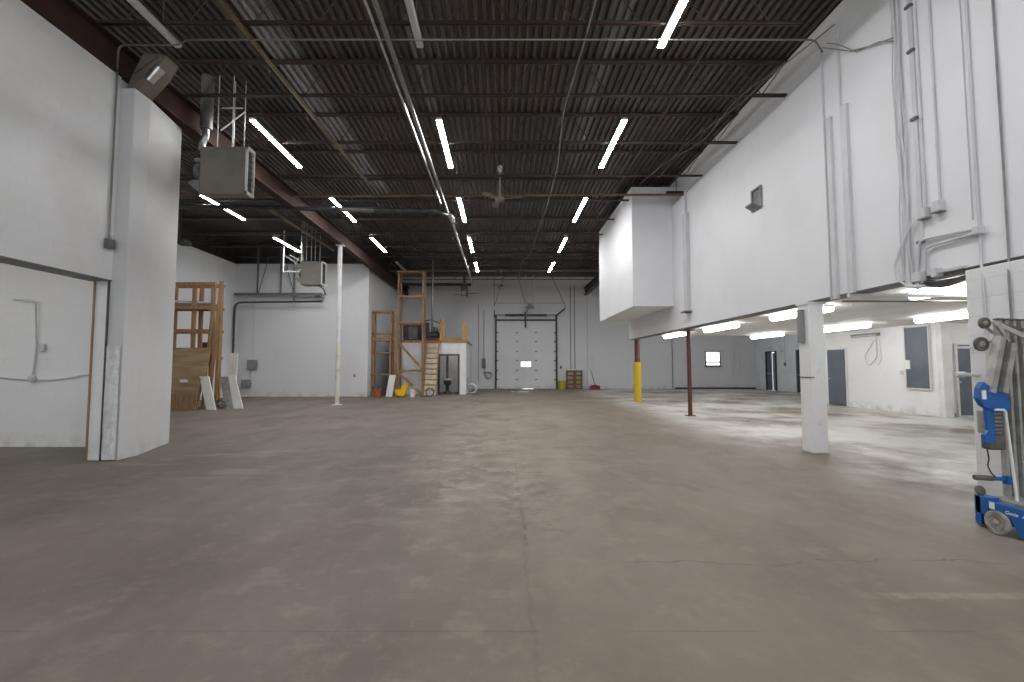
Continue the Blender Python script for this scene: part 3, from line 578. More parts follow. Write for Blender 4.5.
for z in (3.0, 4.6, 5.5, 6.1): part('clamp', B().box(5.25, 5.30, 5.61, 5.69, z, z+0.035), 'darkgrey', t)
random.seed(11)
dc = B()
for i in range(7):
    x0 = 5.30+random.uniform(0, .12); dc.tube([(x0, 5.75, 2.52+random.uniform(-.05, .02)), (x0+.04, 5.5, 2.47+random.uniform(-.04, .03)), (x0, 5.25, 2.48+random.uniform(-.03, .03)), (x0+.05, 5.12, 2.5)], 0.02, 6)
solo('cable_tangle', dc, 'darkgrey', 'tangle of dark cables tucked under the right wall edge', 'cable', None, True)
for (y, zb, lab) in ((5.57, 3.43, 'thin conduit ending in a small box, left of two short drops on the right wall'), (5.385, 3.45, 'thin conduit ending in a small box, right of two short drops on the right wall')):
    t = thing('conduit_drop', lab, 'conduit', (X, y, zb-0.12)); part('pipe', B().tube([(X, y, zb), (X, y, 6.45)], 0.012, 8), 'conduit', t, True)
    part('outlet_box', B().box(5.22, 5.30, y-0.05, y+0.05, zb-0.13, zb, 0.01), 'conduit', t); part('box_cover', B().box(5.215, 5.30, y-0.055, y+0.055, zb-0.145, zb-0.13), 'box_grey', t)
t = thing('conduit_drop', 'conduit with a junction box that steps out over the lower block wall', 'conduit', (X, 4.88, 1.9))
part('pipe', B().tube(route([(X, 4.955, 6.45), (X, 4.96, 2.66), (5.185, 4.86, 2.38), (5.185, 4.86, 1.4)], 0.08), 0.013, 8), 'conduit', t, True)
part('outlet_box', B().box(5.22, 5.30, 4.91, 4.99, 2.91, 3.0, 0.012), 'conduit', t)
part('branch_pipe', B().tube(route([(5.26, 4.99, 2.98), (5.26, 5.66, 3.05), (5.26, 5.72, 2.5)], 0.12), 0.018, 8), 'conduit', t, True)
part('branch_pipe', B().tube(route([(5.26, 4.99, 2.93), (5.26, 5.30, 2.93), (5.26, 5.59, 2.93), (5.26, 5.65, 2.5)], 0.10), 0.018, 8), 'conduit', t, True)
pipe('conduit', [(X, 4.685, 6.45), (X, 4.685, 2.62), (5.185, 4.61, 2.40), (5.185, 4.61, 1.2)], 0.010, 'box_grey', 'rightmost grey conduit stepping from the upper wall onto the block wall', 'conduit', 0.08)
pipe('conduit', [(5.292, 5.03, 3.1), (5.292, 5.03, 6.45)], 0.006, 'conduit', 'hair-thin wire beside the conduit with the junction box', 'conduit')
solo('junction_box', B().box(5.2, 5.3, 5.40, 5.47, 2.53, 2.64, 0.01).box(5.22, 5.28, 5.1, 5.40, 2.57, 2.60), 'conduit', 'small pale junction box with short stub low on the right wall edge', 'electrical box')
solo('junction_box', B().box(5.2, 5.3, 5.62, 5.74, 2.52, 2.64, 0.01), 'conduit', 'small pale junction box at the foot of the cable bundle', 'electrical box')
solo('cable_draped', B().tube([(5.2, 7.1, 6.62), (5.24, 6.9, 6.45), (5.26, 6.6, 6.2), (5.26, 6.3, 6.05), (5.25, 5.85, 5.85)], 0.01, 6).tube([(5.2, 7.0, 6.62), (5.24, 6.85, 6.5), (5.26, 6.5, 6.12), (5.26, 6.1, 5.98), (5.25, 5.85, 5.8)], 0.008, 6), 'conduit_grey', 'two thin wires draped from the roof corner to the cable bundle', 'cable', None, True)
t = thing('wall_vent', 'small grey louvred box with an open flap high on the right wall', 'vent', (5.25, 9.26, 4.7))
part('frame', B().box(5.26, 5.30, 9.08, 9.12, 4.70, 5.16).box(5.26, 5.30, 9.40, 9.44, 4.70, 5.16).box(5.26, 5.30, 9.12, 9.40, 5.12, 5.16).box(5.26, 5.30, 9.12, 9.40, 4.70, 4.74), 'box_grey', t)
part('screen', B().box(5.285, 5.298, 9.12, 9.40, 4.74, 5.12), 'darkgrey', t)
part('flap', B().prism([(5.26, 4.72), (5.12, 4.80), (5.12, 4.82), (5.26, 4.74)], 'y', 9.12, 9.42), 'box_grey', t)
t = thing('cable_channel', 'grey cable channel with a pipe above it, near the white boxed-out wall', 'cable channel', (5.27, 12.8, 2.98))
part('channel', B().box(5.20, 5.30, 12.68, 12.92, 3.02, 5.82), 'conduit', t)
part('pipe', B().tube([(5.26, 12.82, 5.82), (5.26, 12.82, 6.5)], 0.03, 8), 'conduit', t, True)
part('foot_bracket', B().box(5.12, 5.30, 12.62, 12.98, 2.98, 3.02), 'darkgrey', t)
solo('pipe_hanger', B().box(4.9, 5.54, 13.27, 13.33, 6.62, 6.68).tube([(5.2, 13.3, 6.68), (5.2, 13.3, 7.4)], 0.01, 6), 'dark_joist', 'small dark bracket holding the ochre pipe at the right wall', 'bracket')
# lower block wall fittings beside the lift
solo('shelf_bracket', B().tube([(5.198, 4.98, 1.36), (4.98, 4.98, 1.37)], 0.02, 8).lathe((5.04, 4.98, 1.365), [(0.02, -0.08), (0.035, -0.05), (0.035, 0.0)], 10, 'x'), 'white', 'lower stubby white pipe end sticking out of the block wall', 'pipe', None, True)
solo('shelf_bracket', B().tube([(5.198, 4.98, 1.66), (5.0, 4.98, 1.66)], 0.014, 8), 'white', 'upper thin white rod sticking out of the block wall', 'pipe', None, True)

# ------------------------------------------------------------ left recess fittings
Y = 8.33
t = thing('conduit_run', 'small painted conduit with outlet and round box on the recess wall', 'conduit', (-8.5, Y, 1.2))
part('pipe', B().tube(route([(-8.95, 8.28, 2.68), (-8.55, 8.28, 2.66), (-8.52, 8.32, 1.8), (-8.56, 8.32, 1.25)], 0.07), 0.014, 8), 'conduit', t, True)
part('junction_box', B().lathe((-8.56, 8.35, 1.23), [(0.065, 0), (0.065, -0.06), (0.05, -0.07)], 14, 'y'), 'conduit', t, True)
part('outlet_box', B().box(-8.46, -8.36, 8.29, 8.35, 1.74, 1.87, 0.01), 'conduit', t)
part('cable', B().tube([(-12.0, 8.33, 1.28), (-9.2, 8.33, 1.26), (-8.62, 8.33, 1.21), (-8.2, 8.33, 1.21), (-7.9, 8.33, 1.25), (-7.6, 8.33, 1.31), (-7.2, 8.33, 1.33)], 0.013, 6), 'conduit', t, True)
# crumpled plastic on the pier
random.seed(5); n, mq = 8, 26; vs = []; fs = []
for j in range(mq+1):
    for i in range(n+1):
        u, v = i/n, j/mq; x_ = -6.20+0.21*u; z_ = 0.02+1.75*v
        vs.append((x_, 7.13-0.02*math.sin(u*math.pi)-random.uniform(0, 0.028)*(1 if 0 < i < n else 0.2), z_))
for j in range(mq):
    for i in range(n):
        a = j*(n+1)+i; fs.append((a, a+1, a+n+2, a+n+1))
k0 = len(vs); vs2 = vs + [(v[0], v[1]+0.012, v[2]) for v in vs]; fs2 = fs + [tuple(reversed([i+k0 for i in f])) for f in fs]
solo('plastic_sheet', B().add(vs2, fs2), 'plastic_wrap', 'crumpled clear plastic sheet clinging to the foot of the left pier', 'plastic sheet', None, True)

# ------------------------------------------------------------ left bay items
solo('steel_track', B().box(-13.08, -8.8, 22.03, 22.13, 4.94, 5.06).tube([(-9.1, 22.0, 4.92), (-8.85, 22.0, 4.92)], 0.09, 10), 'darkgrey', 'upper horizontal steel track across the left bay wall', 'track')
pipe('black_pipe', [(-13.0, 22.0, 0.0), (-13.0, 22.0, 4.58), (-8.75, 22.0, 4.63)], 0.05, 'black', 'lower black pipe bending down at the left of the bay wall', 'pipe', 0.35)
t = thing('steel_support', 'dark steel hangers dropping from the roof to the left bay track', 'frame', (-10.2, 21.9, 4.9))
for xx_ in (-11.87, -10.75, -10.1): part('strut', B().box(xx_-0.035, xx_+0.035, 21.88, 21.94, 5.0 if xx_ < -10.4 else 4.58, 7.36), 'darkgrey', t)
part('brace', B().bar((-11.8, 21.9, 5.05), (-11.35, 21.9, 6.8), 0.03, 0.03).bar((-10.1, 21.9, 5.05), (-10.5, 21.9, 6.4), 0.04, 0.03), 'darkgrey', t)
t = thing('ladder_rack', 'small dark lattice bracket hanging left of the farther heater', 'bracket', (-9.0, 19.5, 5.6))
part('bar', B().box(-9.5, -8.3, 19.5, 19.54, 5.55, 5.59), 'conduit', t)
part('lattice', B().bar((-9.45, 19.52, 6.3), (-8.5, 19.52, 5.65), 0.06, 0.03).bar((-9.2, 19.52, 6.3), (-8.35, 19.52, 5.8), 0.05, 0.03).bar((-9.0, 19.52, 5.8), (-8.8, 19.52, 6.2), 0.04, 0.03), 'darkgrey', t)
part('hanger', B().tube([(-9.48, 19.52, 5.57), (-9.48, 19.52, 7.4)], 0.025, 6), 'conduit', t)
def ebox(x0, x1, z0, z1, y, label, mat='box_grey'):
    t = thing('electrical_box', label, 'electrical box', ((x0+x1)/2, y, z0)); part('enclosure', B().box(x0, x1, y-0.16, y, z0, z1, 0.01), mat, t)
    part('cover', B().box(x0+0.03, x1-0.03, y-0.175, y-0.16, z0+0.03, z1-0.03), mat, t); part('lever', B().box(x1, x1+0.03, y-0.12, y-0.06, z0+0.12, z0+0.24), 'darkgrey', t); return t
ebox(-12.4, -11.96, 1.34, 1.79, 22.3, 'upper grey electrical box on the left bay wall')
ebox(-12.66, -12.24, 0.44, 0.83, 22.3, 'lower grey electrical box on the left bay wall')
pipe('conduit', [(-12.3, 22.27, 0.83), (-12.3, 22.27, 1.34)], 0.015, 'box_grey', 'short conduit joining the two grey boxes on the bay wall', 'conduit')
pipe('conduit', [(-12.18, 22.27, 1.80), (-12.18, 22.27, 4.9)], 0.015, 'conduit', 'thin conduit rising from the upper grey box on the bay wall', 'conduit')
solo('outlet_box', B().box(-7.25, -7.15, 22.24, 22.3, 0.95, 1.1, 0.01), 'box_grey', 'tiny grey outlet at the right end of the left bay wall', 'electrical box')
# timber rack with plywood
t = thing('timber_rack', 'tall open pine storage rack holding lumber behind the left pier', 'rack', (-11.0, 16.4, 0))
px_ = [(-11.95, 16.1), (-11.95, 16.55), (-10.95, 16.1), (-11.0, 16.55), (-10.28, 16.1), (-10.28, 16.55)]
for x_, y_ in px_: part('post', B().box(x_-0.06, x_+0.06, y_-0.045, y_+0.045, 0, 4.46), 'wood', t)
for z_ in (4.40, 3.55, 2.72, 1.75):
    for y_ in (16.04, 16.61): part('rail', B().box(-12.05, -10.2, y_-0.025, y_+0.025, z_-0.06, z_+0.06), 'wood', t)
    for x_ in (-11.95, -10.28): part('cross_rail', B().box(x_-0.03, x_+0.03, 16.07, 16.58, z_-0.05, z_+0.05), 'wood', t)
for y_ in (16.2, 16.42):
    part('shelf_board', B().box(-12.0, -10.22, y_-0.12, y_+0.12, 3.61, 3.64), 'wood_old', t)
random.seed(3)
for i, (zz, cc, nm) in enumerate(((3.69, 'conduit_grey', 'grey pipe offcut lying on the top shelf of the timber rack'), (3.76, 'foam', 'white trim length lying on the top shelf of the timber rack'), (3.69, 'darkgrey', 'dark angle length lying on the top shelf of the timber rack'))):
    yy = 16.15+0.14*i; solo('lumber_length', B().bar((-12.0, yy, zz+0.06*(i == 1)), (-10.35, yy+0.05, zz), 0.09, 0.06), cc, nm, 'offcut')
solo('brown_board', B().box(-11.0, -10.35, 16.66, 16.70, 1.80, 2.35), 'brown_board', 'dark brown board standing inside the timber rack', 'board')
def lean(name, x0, x1, y, zt, mat, label, dy=0.35, th=0.03, sh=0.0, xs=0.0, z0=0.0, cat='board'):
    vs = []
    for z, yy, s_ in ((z0, y, 0.0), (zt, y+dy, sh)):
        for x_ in (x0+s_, x1+s_+(xs if z == zt else 0)):
            for d in (0, th): vs.append((x_, yy+d, z))
    return solo(name, B().add(vs, [(0, 2, 6, 4), (1, 5, 7, 3), (0, 1, 3, 2), (4, 6, 7, 5), (0, 4, 5, 1), (2, 3, 7, 6)]), mat, label, cat)
lean('plywood_sheet', -11.9, -10.40, 15.60, 2.12, 'ply', 'large plywood sheet leaning against the timber rack, tallest of its stack', 0.30, sh=0.0, xs=0.25)
lean('plywood_sheet', -11.75, -10.38, 15.48, 1.06, 'ply', 'half-height plywood sheet leaning in front of the large one', 0.15, xs=0.06)
lean('plywood_sheet', -11.5, -10.32, 15.38, 0.52, 'wood_old', 'low dark plywood offcut, front of the leaning stack', 0.08)
o = solo('paper_label', B().box(-10.98, -10.72, 15.555, 15.565, 0.92, 1.02), 'paper', 'small white paper label stuck on the half-height plywood sheet', 'label')
lean('timber_ladder', -10.25, -10.13, 15.85, 4.5, 'wood', 'long pine plank leaning up the right end of the rack', 0.20, 0.05, 0.20)
lean('timber_ladder', -10.02, -9.92, 15.9, 4.45, 'wood', 'long narrow pine stud leaning beside the plank at the rack end', 0.15, 0.05, -0.03)
lean('timber_ladder', -10.40, -10.32, 15.80, 4.3, 'wood_old', 'long darker stud leaning closest to the rack corner post', 0.24, 0.05, 0.14)
lean('white_board', -9.97, -9.66, 15.45, 1.12, 'foam', 'white insulation board leaning left, in front of the rack', 0.25, 0.05, -0.44)
lean('white_board', -9.35, -9.02, 15.95, 1.14, 'foam', 'white insulation board leaning farthest right of the rack', 0.3, 0.05, -0.50)
lean('white_board', -9.92, -9.62, 16.5, 1.95, 'foam', 'tall upright white board standing behind the leaning ones', 0.1, 0.04, -0.02)
lean('metal_sheet', -9.62, -9.33, 15.9, 1.10, 'alu', 'grey corrugated offcut leaning between the white boards', 0.3, 0.04, -0.40)
random.seed(2)
solo('scrap_coil', B().torus((-9.72, 15.85, 0.17), 0.13, 0.025, 'y').torus((-9.75, 15.80, 0.22), 0.10, 0.02, 'y').torus((-9.68, 15.9, 0.12), 0.10, 0.02, 'z'), 'rubber', 'small coil of dark hose on the floor among the leaning boards', 'hose', None, True)

# ------------------------------------------------------------ timber towers, stairs, storage box at the rear left
def tower(x0, x1, y0, y1, top, rails, diag, label, mat, w=0.09, name='timber_tower'):
    t = thing(name, label, 'timber frame', ((x0+x1)/2, (y0+y1)/2, 0))
    for x_ in (x0, x1):
        for y_ in (y0, y1): part('post', B().box(x_-w/2, x_+w/2, y_-w/2, y_+w/2, 0, top), mat, t)
    for z_, h_ in rails:
        part('rail', B().box(x0-0.1, x1+0.05, y0-w/2-0.04, y0-w/2, z_-h_/2, z_+h_/2), mat, t)
        part('rail', B().box(x0-0.02, x1+0.02, y1+w/2, y1+w/2+0.04, z_-h_/2, z_+h_/2), mat, t)
        for x_ in (x0, x1): part('cross_rail', B().box(x_-0.02, x_+0.02, y0, y1, z_-0.05, z_+0.05), mat, t)
    for za, zb in diag: part('brace', B().bar((x0, y0-w/2-0.06, za), (x1, y0-w/2-0.06, zb), 0.03, 0.11), mat, t)
    return t
t = tower(-5.24, -4.0, 22.9, 23.5, 6.3, [(6.25, 0.05), (5.02, 0.08), (3.68, 0.08), (1.26, 0.09)], [(2.72, 1.35), (1.2, 0.1)], 'tall timber tower reaching the joists, left of the stairs', 'wood_old', 0.085)
part('top_board', B().box(-5.32, -3.93, 22.85, 23.55, 6.3, 6.33), 'wood_old', t)
part('doubled_post', B().box(-5.42, -5.29, 22.88, 22.96, 0, 4.35), 'wood_old', t)
part('dark_upright', B().box(-4.10, -4.05, 23.30, 23.42, 2.9, 6.2), 'black', t)
t = tower(-6.53, -5.62, 22.9, 23.4, 4.3, [(4.25, 0.08), (3.12, 0.06), (2.84, 0.18), (2.15, 0.07), (1.08, 0.07)], [], 'lower timber shelf frame beside the grey wall, left of the tall tower', 'wood_old', 0.075, 'timber_shelf')
# storage room box
t = thing('storage_room', 'white walled room box with open dark-framed doorway in the rear left corner', 'room', (-3.6, 25.5, 0))
part('front_wall', B().box(-5.6, -3.36, 23.9, 24.0, 0, 2.72).box(-2.22, -1.88, 23.9, 24.0, 0, 2.72).box(-3.36, -2.22, 23.9, 24.0, 2.12, 2.72), 'white', t)
part('side_wall', B().box(-1.98, -1.88, 24.0, 28.0, 0, 2.72), 'white', t)
part('side_wall', B().box(-5.6, -5.5, 24.0, 28.0, 0, 2.72), 'white', t)
part('rear_wall', B().box(-5.5, -1.98, 26.4, 26.5, 0, 2.72), 'white', t)
part('door_frame', B().box(-3.36, -3.27, 23.86, 24.02, 0, 2.12).box(-2.31, -2.22, 23.86, 24.02, 0, 2.12).box(-3.27, -2.31, 23.86, 24.02, 2.04, 2.12), 'black', t)
part('roof_deck', B().box(-5.6, -1.84, 23.86, 28.0, 2.72, 2.84), 'wood', t, label='plywood deck edge on top')
part('inner_post', B().box(-3.05, -2.93, 24.9, 25.0, 0, 2.7), 'darkgrey', t)
t2 = thing('pedestal_sink', 'small white sink on a black stand inside the open doorway', 'sink', (-2.92, 24.5, 0))
part('basin', B().lathe((-2.92, 24.5, 0.70), [(0.10, 0), (0.20, 0.04), (0.24, 0.12), (0.21, 0.12), (0.12, 0.05)], 18), 'porcelain', t2, True)
part('stand', B().lathe((-2.92, 24.5, 0), [(0.20, 0), (0.18, 0.1), (0.08, 0.18), (0.08, 0.42), (0.20, 0.55), (0.22, 0.70)], 14), 'black', t2, True)
ebox(-2.50, -2.2, 1.1, 1.6, 26.4, 'grey panel box on the wall inside the open doorway')
solo('ceiling_lamp', B().box(-3.15, -2.5, 25.2, 25.5, 2.62, 2.70), 'tube_dim', 'small lit ceiling lamp inside the storage room', 'light')
# stairs
t = thing('wooden_stairs', 'steep pale wooden stairs leaning up to the deck beside the doorway', 'stairs', (-3.72, 23.3, 0))
for x_ in (-3.93, -3.30): part('stringer', B().bar((x_, 22.95, 0), (x_, 23.78, 2.9), 0.05, 0.16, (0, 1, 0)), 'wood_old', t)
for i in range(10):
    z_ = 0.27*(i+1); y_ = 22.95+0.83*z_/2.9; part('tread', B().box(-3.90, -3.33, y_-0.12, y_+0.12, z_-0.025, z_+0.01), 'wood_old', t); part('riser', B().box(-3.90, -3.33, y_-0.10, y_-0.08, z_-0.24, z_-0.025), 'tread', t)
# guard panels on the deck
def guard(x, y0, y1, zt, label):
    t = thing('guard_panel', label, 'guard', (x, y0, 2.84))
    part('post', B().box(x-0.06, x+0.06, y0, y0+0.1, 2.84, zt), 'wood_light', t); part('post', B().box(x-0.06, x+0.06, y1-0.1, y1, 2.84, zt-0.15), 'wood', t)
    part('post', B().box(x+0.08, x+0.16, y0+0.02, y0+0.1, 2.84, zt-0.08), 'wood_light', t)
    part('panel', B().box(x+0.0, x+0.03, y0+0.1, y1-0.1, 2.86, zt-0.25), 'wood', t); return t
guard(-3.22, 23.95, 24.5, 3.97, 'bright pine guard post pair on the deck, at the head of the stairs')
guard(-2.02, 23.95, 25.6, 3.90, 'bright pine guard panel on the deck, at its right edge')
solo('toe_board', B().box(-3.05, -2.06, 23.9, 23.94, 2.84, 3.0), 'wood', 'low plywood board along the deck edge between the guard posts', 'board')
solo('deck_step', B().box(-4.05, -3.35, 23.88, 24.2, 2.84, 2.98), 'redpipe', 'reddish timber step on the deck at the head of the stairs', 'board')
t = thing('air_compressor', 'dark compressor with a small tank standing on the deck above the stairs', 'compressor', (-3.7, 24.5, 2.84))
part('tank', B().lathe((-4.05, 24.6, 3.12), [(0.08, 0), (0.2, 0.05), (0.2, 0.62), (0.08, 0.68)], 16, 'x'), 'black', t, True)
part('pump', B().box(-3.85, -3.6, 24.5, 24.75, 3.3, 3.62, 0.03).lathe((-3.5, 24.62, 3.45), [(0.15, -0.03), (0.15, 0.03)], 16, 'x'), 'darkgrey', t, True)
part('stand', B().box(-4.0, -3.45, 24.45, 24.8, 2.84, 2.95), 'black', t)
pipe('vent_pipe', [(-3.85, 25.0, 3.6), (-3.85, 25.0, 7.38)], 0.06, 'conduit_grey', 'vertical grey pipe rising from the deck to the roof', 'pipe')
pipe('black_pipe', [(-4.9, 25.1, 3.85), (-3.9, 25.1, 4.05), (-3.2, 25.1, 3.75)], 0.03, 'black', 'short black pipe slanting over the compressor', 'pipe')
t = thing('storage_cabinet', 'dark machine housing on the deck behind the tall timber tower', 'cabinet', (-4.85, 24.9, 2.84))
part('housing', B().box(-5.1, -4.55, 24.6, 25.1, 2.84, 3.75, 0.02), 'black', t); part('cover', B().box(-5.05, -4.6, 24.58, 24.6, 2.95, 3.6), 'darkgrey', t)
solo('brown_board', B().box(-5.58, -4.1, 25.6, 25.65, 2.84, 3.95), 'brown_board', 'wide dark brown board standing on the deck behind the machines', 'board')
# high dark pipe and hanging unit
pipe('black_pipe', [(-6.6, 28.0, 6.55), (-1.9, 28.0, 6.55)], 0.09, 'black', 'thick black crosswise pipe high above the storage room deck', 'pipe')
t = thing('hanging_fan', 'small black fan unit hanging from the roof near the back wall', 'fan', (-2.3, 27.5, 5.6))
part('body', B().box(-2.5, -2.1, 27.4, 27.8, 5.75, 6.42, 0.03), 'black', t)
part('hanger', B().tube([(-2.3, 27.6, 6.4), (-2.3, 27.6, 7.38)], 0.09, 8), 'darkgrey', t)
part('grille', B().lathe((-2.3, 27.38, 5.9), [(0.15, 0), (0.15, -0.05)], 16, 'y'), 'conduit_grey', t, True)
part('lamp', B().box(-2.42, -2.18, 27.42, 27.7, 5.70, 5.76), 'foam', t)
part('arm', B().tube([(-3.0, 27.6, 5.85), (-1.4, 27.6, 5.95)], 0.025, 6), 'darkgrey', t)
# floor clutter by the towers
t = thing('plant_pot', 'orange bucket with dark contents on the floor under the timber shelf', 'bucket', (-6.0, 21.9, 0))
part('pot', B().lathe((-6.0, 21.9, 0), [(0.16, 0), (0.22, 0.36), (0.23, 0.40), (0.20, 0.40), (0.19, 0.32)], 18), 'orange', t, True)
part('contents', B().lathe((-6.0, 21.9, 0.33), [(0.19, 0), (0.25, 0.10), (0.2, 0.22), (0.06, 0.27)], 10), 'black', t)
part('rim', B().torus((-6.0, 21.9, 0.39), 0.225, 0.015, 'z'), 'orange', t, True)
lean('white_board', -5.68, -5.36, 22.3, 1.05, 'foam', 'small white board leaning on the timber shelf frame', 0.3, 0.04, 0.10)
t = thing('mop_bucket', 'bright yellow mop bucket with wringer at the foot of the tall tower', 'bucket', (-4.83, 21.9, 0))
part('tub', B().prism([(-5.03, 0.07), (-4.66, 0.07), (-4.56, 0.36), (-5.10, 0.36)], 'y', 21.72, 22.08), 'yel_plastic', t)
part('wringer', B().prism([(-4.83, 0.36), (-4.54, 0.36), (-4.48, 0.62), (-4.76, 0.55)], 'y', 21.75, 22.05), 'yel_plastic', t)
part('wringer_handle', B().tube([(-4.60, 21.75, 0.5), (-4.50, 21.75, 0.78)], 0.02, 8), 'yel_plastic', t)
for dx, dy in ((-4.98, 21.77), (-4.68, 21.77), (-4.98, 22.03), (-4.68, 22.03)): part('caster', B().lathe((dx, dy-0.015, 0.035), [(0.035, 0), (0.035, 0.03)], 10, 'y'), 'black', t)
t = thing('plastic_pail', 'white pail on the floor inside the tall timber tower', 'bucket', (-4.32, 22.0, 0))
part('pail', B().lathe((-4.32, 22.0, 0), [(0.13, 0), (0.16, 0.34), (0.17, 0.36), (0.14, 0.36), (0.12, 0.05)], 16), 'porcelain', t, True)
part('handle', B().torus((-4.32, 22.0, 0.34), 0.16, 0.008, 'y', sweep=0.5), 'steel', t, True)
t = thing('hose_reel', 'small wheeled reel with a dark ring at the foot of the stairs', 'reel', (-3.5, 22.2, 0))
part('ring', B().torus((-3.5, 22.2, 0.22), 0.19, 0.035, 'y', 24), 'rubber', t, True); part('hub', B().lathe((-3.5, 22.15, 0.22), [(0.06, 0), (0.06, 0.12)], 12, 'y'), 'steel', t, True)
part('spokes', B().bar((-3.68, 22.2, 0.22), (-3.32, 22.2, 0.22), 0.02, 0.02).bar((-3.5, 22.2, 0.04), (-3.5, 22.2, 0.4), 0.02, 0.02), 'steel', t)
part('foot', B().box(-3.95, -3.4, 22.1, 22.3, 0, 0.04), 'black', t)
t = thing('hose_coil', 'pale grey hose loop leaning on the right side of the white room box', 'hose', (-1.7, 24.3, 0))
part('coil', B().torus((-1.62, 24.3, 0.30), 0.23, 0.03, 'y', 24).torus((-1.60, 24.36, 0.29), 0.25, 0.03, 'y', 24), 'conduit', t, True)
part('tail', B().tube([(-1.84, 24.3, 0.9), (-1.85, 24.3, 0.5), (-1.7, 24.2, 0.05), (-1.45, 24.2, 0.03)], 0.02, 6), 'rubber', t, True)
# ------------------------------------------------------------ back wall fittings
ebox(-1.33, -1.08, 1.36, 2.0, YB, 'narrow dark control box on the back wall left of the overhead door', 'darkgrey')
t = thing('hose_hanger', 'coiled grey chain and hose hanging on the wall left of the overhead door', 'hose', (-0.95, YB-0.1, 0.6))
part('coil', B().torus((-0.9, YB-0.08, 0.9), 0.22, 0.025, 'y').torus((-0.85, YB-0.1, 0.88), 0.16, 0.02, 'y'), 'box_grey', t, True)
part('hook', B().box(-1.2, -1.05, YB-0.12, YB, 1.05, 1.15), 'darkgrey', t)
for (x_, z0, z1, r, lab) in ((4.55, 1.3, 6.9, 0.03, 'vertical grey conduit on the back wall just right of the overhead door'), (4.82, 1.3, 6.9, 0.03, 'second vertical conduit on the back wall, left of the pilaster'),
                             (-1.55, 0.5, 5.6, 0.02, 'vertical conduit on the back wall right of the room box'), (-1.2, 2.0, 5.2, 0.02, 'vertical conduit rising from the dark control box'), (11.25, 0.05, 6.9, 0.03, 'dark vertical seam pipe on the back wall seen beyond the red column'),
                             (15.2, 0.9, 6.5, 0.05, 'white vertical pipe on the back wall right of the window'), (15.55, 0.9, 6.5, 0.06, 'second white vertical pipe nearest the right rear corner')):
    pipe('conduit', [(x_, YB-r-0.003, z0), (x_, YB-r-0.003, z1)], r, 'white' if x_ > 15 else 'box_grey', lab, 'conduit')
solo('push_button', B().box(3.83, 3.95, YB-0.07, YB, 1.33, 1.5, 0.01), 'black', 'small black push button station right of the overhead door', 'switch')
t = thing('yellow_bin', 'dirty yellow bin standing right of the overhead door', 'bin', (3.88, 29.6, 0))
part('body', B().lathe((3.88, 29.6, 0), [(0.19, 0), (0.22, 0.5), (0.23, 0.55), (0.19, 0.55), (0.17, 0.1)], 16), 'olive', t, True)
part('broom_stick', B().tube([(3.80, 29.6, 0.1), (3.72, 29.7, 1.0)], 0.012, 6).tube([(3.95, 29.6, 0.1), (3.98, 29.7, 0.95)], 0.012, 6), 'conduit', t)
t = thing('pallet_stack', 'pair of brown wooden pallets standing on end against the back wall', 'pallet', (4.75, 29.8, 0))
for x_ in (4.24, 4.70, 4.80, 5.20): part('stringer', B().box(x_-0.045, x_+0.045, 29.72, 29.86, 0, 1.22), 'pallet', t)
for z_ in (0.04, 0.32, 0.60, 0.88, 1.17): part('slat', B().box(4.2, 5.25, 29.68, 29.72, z_-0.05, z_+0.05), 'pallet', t)
for x_ in (4.28, 4.85):
    for z_ in (0.09, 0.37, 0.65, 0.93): part('backing', B().box(x_+0.03, x_+0.32, 29.86, 29.88, z_, z_+0.19), 'tread', t)
t = thing('floor_squeegee', 'red floor sweeper with a dark handle leaning on the back wall', 'sweeper', (6.0, 29.6, 0))
part('head', B().prism([(5.68, 0.0), (6.36, 0.0), (6.34, 0.22), (6.05, 0.30), (5.74, 0.22)], 'y', 29.5, 29.78), 'red', t)
part('handle', B().tube([(6.05, 29.66, 0.26), (5.78, 30.0, 1.42)], 0.018, 8), 'black', t, True)
solo('sprinkler_bracket', B().box(16.66, 16.72, 28.0, 28.5, 2.66, 2.70).box(16.66, 16.72, 28.23, 28.27, 2.45, 2.66), 'conduit', 'small pale bracket above the far right dark door', 'bracket')
solo('thermostat', B().box(16.66, 16.72, 26.80, 26.95, 1.5, 1.72, 0.01), 'box_grey', 'small grey box on the far right wall between the dark doors', 'electrical box')
solo('alarm_bell', B().lathe((16.72, 27.2, 2.4), [(0.10, 0), (0.10, -0.05), (0.04, -0.09)], 12, 'x'), 'conduit', 'small round pale bell high on the far right wall', 'bell', None, True)
pipe('conduit', [(16.69, 26.87, 1.72), (16.69, 26.87, 4.5)], 0.02, 'conduit', 'thin conduit above the small box on the far right wall', 'conduit')
pipe('conduit', [(12.69, 15.4, 2.50), (12.69, 15.4, 1.75), (12.66, 15.75, 1.45), (12.66, 15.9, 1.8), (12.66, 15.45, 2.35)], 0.015, 'conduit', 'loop of pale cable hanging below the unlit batten on the room wall', 'cable', 0.15)
pipe('conduit', [(12.67, 15.25, 2.35), (12.67, 15.2, 1.7), (12.67, 15.35, 1.5)], 0.012, 'conduit', 'short end of pale cable hanging beside the cable loop', 'cable', 0.1)
solo('paper_notice', B().box(12.63, 12.66, 14.12, 14.27, 1.38, 1.66), 'paper', 'white box mounted at the left edge of the slate blue panel', 'box')
solo('light_switch', B().box(12.68, 12.718, 14.45, 14.54, 1.2, 1.33), 'conduit', 'small light switch left of the slate blue panel', 'switch')
solo('floor_tool', B().box(0.55, 0.75, 26.4, 26.6, 0, 0.03).box(0.85, 1.5, 26.2, 26.26, 0, 0.03).box(1.0, 1.6, 26.7, 26.75, 0, 0.02), 'foam', 'few pale scraps lying on the floor before the overhead door', 'scrap')

